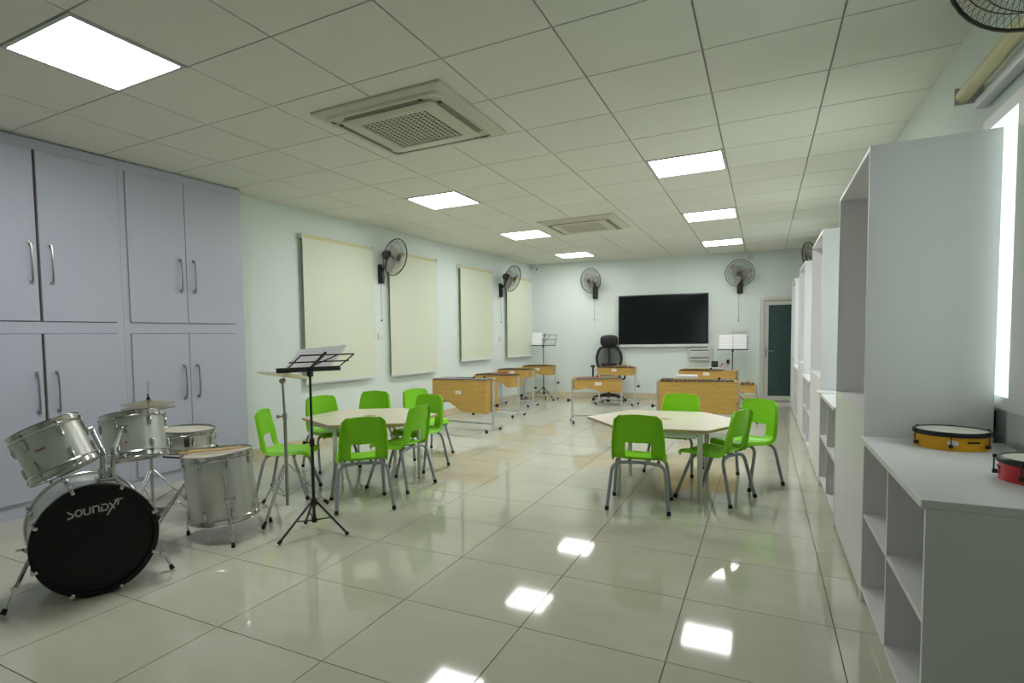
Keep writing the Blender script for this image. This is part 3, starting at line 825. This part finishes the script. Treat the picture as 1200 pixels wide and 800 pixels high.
mallet(2, .05, .02, 3, M_yellow2, 'yellow mallet on the third xylophone along the blinds')
mallet(3, 0, .0, 6, M_yellow2, 'yellow mallet on the far corner xylophone')
mallet(4, .14, .05, 24, M_yellow2, 'yellow mallet on the small xylophone standing on open floor')
mallet(4, -.14, -.05, 20, M_red, 'red headed mallet on the small xylophone standing on open floor')
mallet(5, .08, .03, 0, M_yellow2, 'yellow mallet on the xylophone in front of the office chair')
mallet(6, .0, -.05, 5, M_yellow2, 'yellow mallet with black head on the large deep xylophone', L=.5, hc=M_black)
mallet(7, -.16, -.06, -6, M_yellow2, 'yellow mallet on the xylophone below the wall box', L=.42, hc=M_black)
mallet(8, 0, .03, -4, M_yellow2, 'yellow mallet on the low glockenspiel stand')
p = on_xylo(6, -.12, .10)
o = MB().rbox(-.13, .13, -.05, .05, 0, .05, .01).build('white_cloth', M_paper); o.location = (p[0], p[1], p[2]+.0005); o.rotation_euler = (0, 0, .15)
tag(o, 'folded white cloth on top of the large deep xylophone', 'cloth')
p = on_xylo(7, .28, .06)
t = thing('microphone', 'small stand with dark microphone on the xylophone below the wall box', 'microphone', (p[0], p[1], p[2]+.0005))
MB().lathe([(0, 0), (.03, 0), (.028, .012), (.006, .016), (.005, .09), (0, .09)], 16).build('stand', M_grey, t)
MB().lathe([(0, .09), (.014, .092), (.024, .12), (.024, .14), (.012, .158), (0, .16)], 16).build('capsule', M_black, t)
p = on_xylo(7, .08, .08)
t = thing('control_box', 'small dark box with a red knob on the xylophone below the wall box', 'box', (p[0], p[1], p[2]+.0005))
MB().rbox(-.05, .05, -.03, .03, .03, .13, .006).build('box', M_dgrey, t)
MB().rbox(-.07, .10, -.04, .04, 0, .03, .004).build('base', M_paper, t)
MB().lathe([(0, 0), (.018, 0), (.015, .02), (0, .022)], 12, Matrix.Translation((.08, 0, .03))).build('knob', M_red, t)

# ------------------------------------------------------------------ music stands
def music_stand(c, H, feet, lipdir, slope, label, foot_z=.22, W=.24, Hd=.24):
    """feet: three foot points relative to the pole; lipdir: unit along the lip; slope: unit up the desk"""
    t = thing('music_stand', label, 'music stand', (c[0], c[1], 0), 0)
    zc = foot_z
    MB().tube([(0, 0, .09), (0, 0, H*.56)], .0105, 10).build('lower_pole', M_black, t)
    MB().tube([(0, 0, H*.56), (0, 0, H)], .0080, 10).build('upper_pole', M_black, t)
    MB().lathe([(0, -.025), (.016, -.025), (.016, .025), (0, .025)], 12, Matrix.Translation((0, 0, H*.56))).tube([(0, 0, H*.56), (-.045*rt.x, -.045*rt.y, H*.56)], .005, 6).lathe([(0, -.012), (.012, -.008), (.012, .008), (0, .012)], 10, Matrix.Translation((-.05*rt.x, -.05*rt.y, H*.56))).build('height_clamp', M_black, t)
    MB().lathe([(.0106, -.02), (.02, -.02), (.02, .02), (.0106, .02)], 12, Matrix.Translation((0, 0, zc)), closed=True).build('leg_collar', M_black, t)
    MB().lathe([(.0, -.015), (.018, -.015), (.018, .015), (.0, .015)], 12, Matrix.Translation((0, 0, .10))).build('brace_collar', M_black, t)
    for (x, y) in feet:
        lg = MB().tube([(x*.08, y*.08, zc), (x, y, .014)], .008, 8).build('leg', M_black, t)
        MB().tube([(x*.93, y*.93, .027), (x*1.0, y*1.0, .0125)], .0125, 8).build('rubber_foot', M_rubber, lg)
        MB().tube([(x*.07, y*.07, .10), (x*.48, y*.48, zc-.49*(zc-.014))], .0045, 6).build('brace', M_black, t)
    a = Vector(lipdir).normalized(); s = Vector(slope).normalized(); nrm = a.cross(s)
    o = Vector((0, 0, H))
    P = lambda u, v: o+a*u+s*v
    MB().rbox(-W, W, -.004, .004, -.016, .016, .003, M=frame(P(0, -.01), a, s, nrm)).build('lip', M_black, t)
    fr = MB()
    fr.tube([P(-W*.70, 0), P(-W*.66, Hd)], .0045, 6).tube([P(W*.90, 0), P(W*.94, Hd)], .0045, 6)
    fr.tube([P(-W*.66, Hd), P(W*.94, Hd)], .0045, 6).tube([P(-W*.82, Hd*.52), P(W*1.0, Hd*.52)], .0045, 6)
    fr.tube([P(0, 0), P(0, Hd*1.14)], .0085, 8).tube([P(.0, Hd*.2), P(W*.45, Hd)], .004, 6)
    fr.build('desk_frame', M_black, t)
    MB().rbox(-.016, .016, -.016, .016, -.05, -.016, .004, M=Matrix.Translation(o)).build('tilt_head', M_black, t)
    return P, a, s, nrm
def sheet(P, a, s, nrm, base, u, v, w, h, side, label, name='sheet_music', curl=0., m=None):
    """a slightly curled sheet resting on the desk; side +1/-1 = which face of the desk"""
    n = 8; vs = []; fs = []
    b = Vector((base[0], base[1], 0))
    for i in range(n+1):
        for k in range(2):
            uu = u-w/2+w*k; vv = v+h*i/n
            lift = side*(.0105+curl*(i/n)**2*(.2+.8*k))
            for e in (0, .0012): vs.append(b+P(uu, vv)+nrm*(lift+side*e))
    for i in range(n):
        o = i*4; q = (i+1)*4
        fs += [(o, o+2, q+2, q), (o+1, q+1, q+3, o+3), (o, q, q+1, o+1), (o+2, o+3, q+3, q+2)]
    fs += [(0, 1, 3, 2), (n*4, n*4+2, n*4+3, n*4+1)]
    c = sum(vs, Vector())/len(vs)
    Fm = frame(c, a, s, nrm); inv = Fm.inverted()
    ob = MB().add([inv @ x for x in vs], fs).build(name, m or M_score, smooth=30)
    ob.matrix_world = Fm
    return tag(ob, label, 'sheet music')
H3 = lambda x, y, z=0: Vector((x, y, z))
rth = Vector((rt.x, rt.y, 0)).normalized(); toc = Vector((-fw.x, -fw.y, 0)).normalized()
# near stand: seen from behind, desk leaning toward the camera side
c = (-2.56, 2.80)
fr_ = music_stand(c, 1.083, [(-.06, -.26), (.22, .07), (-.20, .13)], rth*.82-toc*.57, (rth*.57+toc*.82)*.90+Vector((0, 0, .36)), 'black folding music stand between the floor tom and the green chairs', W=.215, Hd=.25)
P, a, s, n = fr_
sheet(P, a, s, n, c, -.01, .006, .30, .30, -1 if n.z < 0 else 1, 'printed sheet lying on the black music stand by the drums', curl=.03, m=M_thin)
c = (-4.02, 11.12+.2)
fr_ = music_stand((-3.98, 11.27), 1.10, [(-.26, -.02), (.12, -.22), (.12, .16)], (.96, .12, 0), (0.02, .35, .94), 'black music stand in the far corner behind a xylophone', W=.26, Hd=.22)
sheet(*fr_, (-3.98, 11.27), -.15, .006, .21, .26, -1 if fr_[3].y > 0 else 1, 'white sheet music on the far corner music stand')
c = (-.50, 11.72)
fr_ = music_stand(c, .985, [(-.2, -.1), (.24, -.06), (-.02, .22)], (.99, .10, 0), (.0, .35, .94), 'black music stand in front of the wall beside the dark green door', W=.26, Hd=.24)
sheet(*fr_, c, -.115, .006, .23, .27, -1 if fr_[3].y > 0 else 1, 'white score page, left half, on the music stand beside the door')
sheet(*fr_, c, .115, .006, .22, .27, -1 if fr_[3].y > 0 else 1, 'white score page, right half, on the music stand beside the door')

# ------------------------------------------------------------------ office chair
def ellipsoid(a, b, c, p=.62, n=28, m=14):
    sg = lambda v: math.copysign(abs(v)**p, v)
    vs = []; fs = []
    for i in range(m+1):
        th = -PI/2+PI*i/m
        for k in range(n):
            ph = 2*PI*k/n; vs.append((a*sg(math.cos(th))*sg(math.cos(ph)), b*math.cos(th)*math.sin(ph), c*sg(math.sin(th))))
    for i in range(m):
        for k in range(n): fs.append((i*n+k, i*n+(k+1) % n, (i+1)*n+(k+1) % n, (i+1)*n+k))
    return vs, fs
t = thing('office_chair', 'black mesh office chair with headrest in front of the end wall', 'chair', (-2.67, 11.36, 0), R(180+12))
for k in range(5):
    a = 2*PI*k/5+.3; ca, sa = math.cos(a), math.sin(a)
    lg = MB().tube([(0.03*ca, .03*sa, .105), (.15*ca, .15*sa, .10), (.29*ca, .29*sa, .075)], [.028, .024, .016], 8).build('base_leg', M_blackp, t)
    MB().lathe([(0, -.022), (.026, -.022), (.030, -.012), (.030, .012), (.026, .022), (0, .022)], 14, Matrix.Translation((.30*ca, .30*sa, .0305)) @ Matrix.Rotation(a+1, 4, 'Z') @ Matrix.Rotation(PI/2, 4, 'X')).tube([(.29*ca, .29*sa, .04), (.29*ca, .29*sa, .075)], .008, 6).build('caster', M_rubber, lg)
MB().tube([(0, 0, .10), (0, 0, .25)], .026, 12).tube([(0, 0, .25), (0, 0, .40)], .016, 12).build('gas_lift', M_blackp, t)
MB().rbox(-.12, .12, -.12, .14, .40, .43, .01).build('mechanism', M_blackp, t)
MB().rbox(-.24, .24, -.22, .26, .431, .505, .03, seg=3).build('seat', M_fabric, t)
# local +y = sitter's front; the chair looks back into the room
outl = smoothpath([(-.12, -.245, .56), (-.20, -.25, .64), (-.235, -.265, .78), (-.225, -.28, .90), (-.16, -.30, 1.02), (0, -.31, 1.05), (.16, -.30, 1.02), (.225, -.28, .90), (.235, -.265, .78), (.20, -.25, .64), (.12, -.245, .56)], 4)
MB().tube(outl+[Vector((0, -.24, .555))], .027, 8, closed=True).build('back_frame', M_blackp, t)
vs = [Vector((p.x*.94, p.y+.004, (p.z-.8)*.96+.8)) for p in outl]; k = len(vs)
MB().add(vs+[Vector((0, -.265, .80))], [(i, (i+1) % k, k) for i in range(k)]).build('back_net', M_net, t)
MB().tube(smoothpath([(0, -.10, .41), (0, -.27, .46), (0, -.30, .60), (0, -.31, .80), (0, -.345, 1.0), (0, -.34, 1.10)]), .02, 8).build('spine', M_blackp, t)
MB().rbox(-.15, .15, -.262, -.225, .60, .72, .017, seg=3).build('lumbar_pad', M_blackp, t)
MB().add(*ellipsoid(.172, .05, .118), Matrix.Translation((0, -.31, 1.165))).build('headrest', M_blackp, t)
for sx in (-1, 1):
    am = MB().tube(bend([(sx*.10, 0, .415), (sx*.30, 0, .415), (sx*.30, 0, .66)], .04), .018, 8).build('arm_post', M_blackp, t)
    MB().rbox(sx*.30-.045, sx*.30+.045, -.12, .14, .66, .69, .013, seg=3).build('armrest', M_blackp, am)

# ------------------------------------------------------------------ drum kit
def drum_parts(t, r, h, nl, top_m=M_skinw, bot_m=M_skinw, lug='single', badge_a=None, hoop=.013, lugs2=True):
    MB().lathe([(r-.007, .006), (r, .006), (r, h-.006), (r-.007, h-.006)], 56, closed=True).build('shell', M_shell, t, smooth=40)
    for nm, z, s in (('top_hoop', h, 1), ('bottom_hoop', 0, -1)):
        prof = [(r+.001, z-s*.026), (r+hoop*.7, z-s*.028), (r+hoop, z-s*.022), (r+hoop*.55, z-s*.018), (r+hoop*.55, z+s*.004), (r+hoop, z+s*.008), (r+hoop*.3, z+s*.009), (r-.001, z-s*.002)]
        MB().lathe(prof, 56, closed=True).build(nm, M_chrome, t, smooth=40)
    MB().lathe([(0, h-.004), (r-.002, h-.004), (r-.002, h-.0055), (0, h-.0055)], 48).build('top_head', top_m, t)
    MB().lathe([(0, .004), (r-.002, .004), (r-.002, .0055), (0, .0055)], 48).build('bottom_head', bot_m, t)
    for k in range(nl):
        Mx = Matrix.Rotation(2*PI*k/nl+.35, 4, 'Z')
        for zc, zr in ((h-.062, h), (.062, 0)):
            if h < .2: zc = h/2
            s = 1 if zr else -1
            MB().lathe([(0, -.026), (.009, -.022), (.012, 0), (.009, .022), (0, .026)], 10, Mx @ Matrix.Translation((r+.006, 0, zc))).tube([(r+.010, 0, zc+s*.02), (r+.010, 0, zr-s*.006)], .003, 6, M=Mx).rbox(r+.002, r+.017, -.008, .008, zr-s*.012-.006, zr-s*.012+.006, .003, M=Mx).build('lug', M_chrome, t)
            if h < .2 and not lugs2: break
# bass drum: local z = axis toward the front head
n_ = Vector((.925, -.38, .0)).normalized()
bc = Vector((-2.918, 1.628, .2835))              # centre of the front head
zx = Vector((0, 0, 1)); bx = zx.cross(n_).normalized(); by = n_.cross(bx)
t = thing('bass_drum', 'silver bass drum with black front head and white lettering', 'drum', M=frame(bc, bx, by, n_))
rb, hb = .268, .40
MB().lathe([(rb-.008, -hb+.01), (rb, -hb+.01), (rb, -.03), (rb-.008, -.03)], 64, closed=True).build('shell', M_shell, t)
for z, nm in ((-.022, 'front_hoop'), (-hb, 'rear_hoop')):
    MB().lathe([(rb-.012, z-.018), (rb+.012, z-.018), (rb+.014, z-.012), (rb+.014, z+.018), (rb+.010, z+.022), (rb-.012, z+.022)], 64, closed=True).build(nm, M_bhead if nm == 'front_hoop' else M_chrome, t)
MB().lathe([(0, -.012), (rb-.012, -.012), (rb-.012, -.016), (0, -.016)], 64).build('front_head', M_bhead, t)
MB().lathe([(0, -hb-.005), (rb-.012, -hb-.005), (rb-.012, -hb-.009), (0, -hb-.009)], 64).build('rear_head', M_skinw, t)
for k in range(8):
    Mx = Matrix.Rotation(2*PI*k/8+.35, 4, 'Z')
    for z, s in ((-.10, 1), (-hb+.10, -1)):
        MB().lathe([(0, -.028), (.010, -.024), (.013, 0), (.010, .024), (0, .028)], 10, Mx @ Matrix.Translation((rb+.007, 0, z))).build('lug', M_chrome, t)
    MB().tube([(rb+.020, 0, -.08), (rb+.020, 0, .012)], .0035, 6, M=Mx).rbox(rb-.004, rb+.026, -.009, .009, -.004, .014, .004, M=Mx).build('tension_claw', M_chrome, t)
    MB().tube([(rb+.020, 0, -hb+.08), (rb+.020, 0, -hb-.03)], .0035, 6, M=Mx).rbox(rb-.004, rb+.026, -.009, .009, -hb-.034, -hb-.018, .004, M=Mx).build('tension_claw', M_chrome, t)
# lettering on the head, as flat strokes
def strokes(paths, w, z, h=.0008):
    mb = MB()
    for pth in paths:
        for (x0, y0), (x1, y1) in zip(pth, pth[1:]):
            d = Vector((x1-x0, y1-y0, 0)); L = d.length
            if L < 1e-6: continue
            d.normalize(); nn = Vector((-d.y, d.x, 0))
            e = w*.5
            mb.box(-e*.6, L+e*.6, -w/2, w/2, 0, h, frame(Vector((x0, y0, z)), d, nn, Vector((0, 0, 1))))
    return mb
def arc(cx, cy, rx, ry, a0, a1, n=10): return [(cx+rx*math.cos(R(a0+(a1-a0)*k/n)), cy+ry*math.sin(R(a0+(a1-a0)*k/n))) for k in range(n+1)]
lw_ = .0115; g = .052
let = [[(.004, .051), (.008, .043), (.034, .022), (.036, .012), (.028, .003), (.0, -.002)],                       # stylised S
       arc(.072, .027, .021, .024, 0, 360, 18),
       [(.108, .051), (.108, .016)]+arc(.128, .016, .020, .015, 180, 360, 8)+[(.148, .051)],
       [(.168, .002), (.168, .051)]+[(.186, .051)]+arc(.188, .036, .019, .015, 90, 0, 6)+[(.207, .002)],
       [(.228, .051), (.244, .051)]+arc(.244, .027, .026, .024, 90, -90, 10)+[(.226, .003), (.226, .030)],
       [(.282, .052), (.312, .004)], [(.262, -.036), (.330, .060)], [(.318, .064), (.346, .064)], [(.344, .062), (.336, .026)],
       ]
ox, oy, sc = -.118, .130, .64
let = [[(ox+x*sc, oy+y*sc+.045*x) for x, y in p] for p in let]
strokes(let, lw_*sc, -.0119).build('lettering', M_logo, t, smooth=0)
tm = [[(ox+.335*sc, oy+.098*sc), (ox+.352*sc, oy+.098*sc)], [(ox+.3435*sc, oy+.098*sc), (ox+.3435*sc, oy+.084*sc)], [(ox+.356*sc, oy+.084*sc), (ox+.358*sc, oy+.098*sc), (ox+.364*sc, oy+.088*sc), (ox+.370*sc, oy+.098*sc), (ox+.372*sc, oy+.084*sc)]]
strokes(tm, .0022, -.0119).build('lettering', M_logo, t, smooth=0)
# spurs (world positions of the feet turned into the drum frame)
Fi = frame(bc, bx, by, n_).inverted()
for sgn, foot in ((-1, Vector((-3.10, 1.285, .012))), (1, Vector((-2.875, 2.00, .012)))):
    a0 = Vector((sgn*rb*.97, -.04, -.13)); wf = Fi @ foot
    d = (wf-a0)
    sp = MB().tube([a0+d*-.06, a0+d*.62], .010, 10).tube([a0+d*.6, a0+d*.95], .0065, 8).lathe([(0, -.014), (.016, -.014), (.016, .014), (0, .014)], 12, Matrix.Translation(a0+d*.6)).build('spur', M_chrome, t)
    MB().lathe([(0, -.022), (.02, -.022), (.018, .018), (0, .018)], 14, Matrix.Translation(a0)).tube([a0, a0+Vector((sgn*.045, .03, 0))], .005, 6).rbox(-.018, .018, -.006, .006, -.006, .006, .003, M=Matrix.Translation(a0+Vector((sgn*.045, .03, 0)))).build('spur_bracket', M_chrome, t)
    MB().tube([a0+d*.90, wf], [.010, .014], 10).build('rubber_tip', M_rubber, sp)
# tom mount on top of the shell
mt = MB().rbox(.018, .112, rb-.004, rb+.022, -.17, -.09, .006).build('mount_plate', M_chrome, t)
MT = frame(bc, bx, by, n_)
posts = []
for sx in (.050, .095):
    MB().tube([(sx, rb+.01, -.13), (sx*1.15, rb+.15, -.135)], .0115, 10).lathe([(0, -.018), (.018, -.018), (.018, .018), (0, .018)], 12, Matrix.Translation((sx, rb+.05, -.13)) @ Matrix.Rotation(PI/2, 4, 'X')).build('tom_post', M_chrome, t)
    posts.append((sx*1.15, rb+.15, -.135))
pv = Vector((n_.y*-1, n_.x, 0)).normalized()             # along the kit, image right
nh = Vector((n_.x, n_.y, 0)).normalized()
def tilt_frame(c, axis):
    a = Vector(axis).normalized(); x = (nh-a*nh.dot(a)).normalized(); return frame(c, x, a.cross(x), a)
def tom(center, axis, r, h, label, sx, postk):
    a = Vector(axis).normalized(); base = Vector(center)-a*h/2
    F = tilt_frame(base, axis)
    t2 = thing('tom_drum', label, 'drum', M=F)
    drum_parts(t2, r, h, 6)
    wp = F.inverted() @ (MT @ Vector(posts[postk]))
    dirr = Vector((wp.x, wp.y, 0)).normalized(); at = dirr*(r+.001); at.z = h*.62
    MB().rbox(-.022, .022, -.022, .022, 0, .02, .006, M=frame(at, Vector((0, 0, 1)), Vector((0, 0, 1)).cross(dirr), dirr)).tube([at, at+dirr*.04], .016, 12).tube([at+dirr*.035, wp], .011, 10).lathe([(0, -.018), (.017, -.018), (.017, .018), (0, .018)], 12, Matrix.Translation(wp)).build('mount_arm', M_chrome, t2)
    av = dirr*(r+.0004); av.z = h*.32
    MB().lathe([(0, 0), (.006, 0), (.005, .002), (0, .002)], 10, frame(av, Vector((0, 0, 1)), Vector((0, 0, 1)).cross(dirr), dirr)).build('air_vent', M_badge, t2)
    return t2, F
t1, F1 = tom((-3.09, 1.54, .745), Vector((0, 0, 1))-nh*.30-pv*.36, .150, .235, 'silver tom drum tilted away, mounted on the bass drum, small red badge', -1, 0)
bd = Matrix.Rotation(R(-20), 4, 'Z')
MB().rbox(.1503, .1520, -.026, .026, .118, .140, .0005, seg=1, M=bd).build('badge', M_logo, t1)
MB().rbox(.1521, .1526, -.020, .020, .123, .130, .0002, seg=1, M=bd).build('badge_print', M_badge, t1)
t2, F2 = tom((-3.265, 2.065, .715), Vector((0, 0, 1))-nh*.27-pv*.02, .163, .25, 'silver tom drum mounted on the bass drum beside the snare drum', 1, 1)

# floor tom
ft = Vector((-3.10, 2.545, 0))
FTM = Matrix.Translation(ft+Vector((0, 0, .128))) @ Matrix.Rotation(R(-4.5), 4, rth.cross(Vector((0, 0, -1))))
t = thing('floor_tom', 'silver floor tom on three bent legs with drumsticks lying on it', 'drum', M=FTM)
drum_parts(t, .210, .42, 8)
for wx, wy in ((-3.315, 2.42), (-2.865, 2.395), (-3.03, 2.86)):
    dv = Vector((wx-ft.x, wy-ft.y, 0)); a = math.atan2(dv.y, dv.x); rr = dv.length
    Mx = Matrix.Rotation(a, 4, 'Z')
    lp_ = Mx @ Vector((rr, 0, 0)); m3 = FTM.to_3x3()
    zf = (.001-.128-m3[2][0]*lp_.x-m3[2][1]*lp_.y)/m3[2][2]
    lg = MB().tube(bend([(.230, 0, .36), (.230, 0, .03), (rr, 0, -.04), (rr, 0, zf+.02)], .04), .0055, 8, M=Mx).build('leg', M_chrome, t)
    MB().rbox(.2105, .243, -.014, .014, .13, .165, .004, M=Mx).tube([(.22, 0, .147), (.22, .045, .147)], .005, 6, M=Mx).rbox(.212, .228, .04, .05, .135, .16, .003, M=Mx).build('leg_bracket', M_chrome, t)
    MB().tube([(rr, 0, zf+.032), (rr, 0, zf+.0015)], [.009, .013], 10, M=Mx).build('rubber_foot', M_rubber, lg)
for k, (dx, dy, a) in enumerate(((-.03, -.03, 27), (-.01, .015, 21))):
    t = thing('drumstick', 'wooden drumstick lying on the silver floor tom', 'drumstick', M=FTM @ Matrix.Translation((dx, dy, .4372)) @ Matrix.Rotation(R(a), 4, 'Z'), group='drumsticks on the floor tom')
    MB().tube([(-.205, 0, 0), (.12, 0, 0), (.185, 0, 0)], [.0075, .0072, .004], 10).build('shaft', M_stick, t)
    MB().lathe([(0, -.012), (.004, -.008), (.0055, 0), (.004, .008), (0, .011)], 10, Matrix.Translation((.19, 0, 0)) @ Matrix.Rotation(PI/2, 4, 'Y')).build('tip', M_stick, t)

# stands with three legs
def tripod(t, feet, zc, zb, m=M_chrome, rl=.008, double=True):
    for x, y in feet:
        lg = MB()
        if double:
            L = math.hypot(x, y); nx, ny = -y/L*.009, x/L*.009
            for q in (-1, 1): lg.tube([(x*.06+q*nx, y*.06+q*ny, zc), (x*.95+q*nx*.6, y*.95+q*ny*.6, .028)], .0045, 6)
        else: lg.tube([(x*.06, y*.06, zc), (x*.95, y*.95, .028)], rl, 8)
        lg = lg.build('leg', m, t)
        MB().tube([(x*.90, y*.90, .045), (x, y, .014)], [.011, .0135], 10).build('rubber_foot', M_rubber, lg)
        MB().tube([(x*.05, y*.05, zb), (x*.5, y*.5, zc-(zc-.028)*.47)], .004, 6).build('brace', m, t)
# hi-hat
hx, hy = -3.90, 2.58
t = thing('hi_hat_stand', 'chrome hi-hat stand behind the tom drums', 'cymbal stand', (hx, hy, 0))
tripod(t, [(.30*math.cos(a), .30*math.sin(a)) for a in (R(50), R(170), R(290))], .34, .12)
MB().tube([(0, 0, .06), (0, 0, .60)], .0115, 12).build('lower_tube', M_chrome, t)
MB().tube([(0, 0, .60), (0, 0, .76)], .0085, 12).build('upper_tube', M_chrome, t)
MB().tube([(0, 0, .76), (0, 0, .99)], .0032, 8).build('pull_rod', M_chrome, t)
MB().lathe([(0, .858), (.012, .858), (.012, .875), (.005, .878), (.005, .895), (0, .895)], 12).tube([(0, 0, .888), (-.03, .01, .893)], .004, 6).build('clutch', M_black, t)
MB().rbox(-.05, .05, -.12, .14, .012, .03, .006, M=Matrix.Rotation(.6, 4, 'Z')).build('pedal', M_black, t)
for z, s, lab in ((.842, 1, 'upper bronze hi-hat cymbal on the stand behind the toms'), (.785, -1, 'lower bronze hi-hat cymbal on the stand behind the toms')):
    t = thing('hi_hat_cymbal', lab, 'cymbal', (hx, hy, z), 0, 'hi-hat cymbals')
    r = .178
    pr_ = [(.0035, .016), (.02, .016), (.035, .006), (.045, .003), (.11, -.003), (r, -.012)]
    pf = [(a, s*b) for a, b in pr_]
    MB().lathe(pf+[(a, b-s*.0014) for a, b in pf[::-1]], 48, closed=True).build('cymbal_disc', M_brass, t)
    MB().lathe([(.0036, s*.017), (.012, s*.017), (.012, s*.022), (.0036, s*.022)], 14, closed=True).build('felt', M_black, t)
# snare
sx_, sy_ = -3.53, 2.61
t = thing('snare_stand', 'chrome stand holding the snare drum', 'drum stand', (sx_, sy_, 0))
tripod(t, [(.26*math.cos(a), .26*math.sin(a)) for a in (R(-95), R(35), R(200))], .30, .10, double=True)
MB().tube([(0, 0, .05), (0, 0, .46)], .011, 12).build('tube', M_chrome, t)
MB().lathe([(0, .28), (.018, .28), (.018, .32), (0, .32)], 12).tube([(0, 0, .30), (.05, 0, .30)], .005, 6).build('clamp', M_chrome, t)
for k in range(3):
    a = 2*PI*k/3+.6; ca, sa = math.cos(a), math.sin(a)
    MB().tube(bend([(0, 0, .455), (.17*ca, .17*sa, .498), (.200*ca, .200*sa, .504), (.200*ca, .200*sa, .545)], .02), .006, 8).rbox(-.008, .008, -.01, .01, -.012, .016, .004, M=Matrix.Translation((.199*ca, .199*sa, .53)) @ Matrix.Rotation(a, 4, 'Z')).build('basket_arm', M_black, t)
t = thing('snare_drum', 'shallow silver snare drum between the tom and the floor tom', 'drum', M=Matrix.Translation((sx_, sy_, .527)) @ Matrix.Rotation(R(1.5), 4, 'Y'))
drum_parts(t, .175, .135, 8, lugs2=False)
MB().rbox(.176, .196, -.016, .016, .045, .10, .004, M=Matrix.Rotation(R(-38), 4, 'Z')).tube([(.19, 0, .08), (.215, 0, .085)], .006, 8, M=Matrix.Rotation(R(-38), 4, 'Z')).build('strainer', M_dgrey, t)
# crash cymbal on straight stand
cx_, cy_ = -3.06, 3.07
t = thing('crash_stand', 'chrome cymbal stand next to the black music stand', 'cymbal stand', (cx_, cy_, 0))
tripod(t, [(.13, -.36), (.12, .30), (-.34, .08)], .36, .13)
MB().tube([(0, 0, .06), (0, 0, .72)], .0125, 12).build('lower_tube', M_steel, t)
MB().tube([(0, 0, .72), (-.012, 0, .965)], .0095, 12).build('upper_tube', M_steel, t)
MB().lathe([(0, .70), (.017, .70), (.017, .74), (0, .74)], 12).tube([(0, 0, .72), (-.05*rt.x, -.05*rt.y, .715)], .005, 6).rbox(-.01, .01, -.01, .01, -.012, .012, .004, M=Matrix.Translation((-.05*rt.x, -.05*rt.y, .715))).build('height_clamp', M_steel, t)
MB().lathe([(0, -.016), (.018, -.016), (.018, .016), (0, .016)], 12, Matrix.Translation((-.012, 0, .975)) @ Matrix.Rotation(PI/2, 4, 'X')).tube([(-.012, 0, .975), (.012, 0.012, 1.045)], .0042, 8).build('tilter', M_steel, t)
ax = Vector((0, 0, 1))+rth*.14-toc*.03
cn = Vector((cx_+.010, cy_+.011, 1.028))
a = ax.normalized(); x = (rth-a*rth.dot(a)).normalized()
t = thing('crash_cymbal', 'pale bronze cymbal seen edge-on behind the black music stand', 'cymbal', M=frame(cn, x, a.cross(x), a))
r = .20; pf = [(.0045, .016), (.02, .016), (.036, .005), (.05, .002), (.12, -.003), (r, -.012)]
MB().lathe(pf+[(p_, q_-.0013) for p_, q_ in pf[::-1]], 56, closed=True).build('cymbal_disc', M_brass, t)
MB().lathe([(.0046, .017), (.012, .017), (.012, .026), (.0046, .026)], 14, closed=True).build('felt', M_black, t)
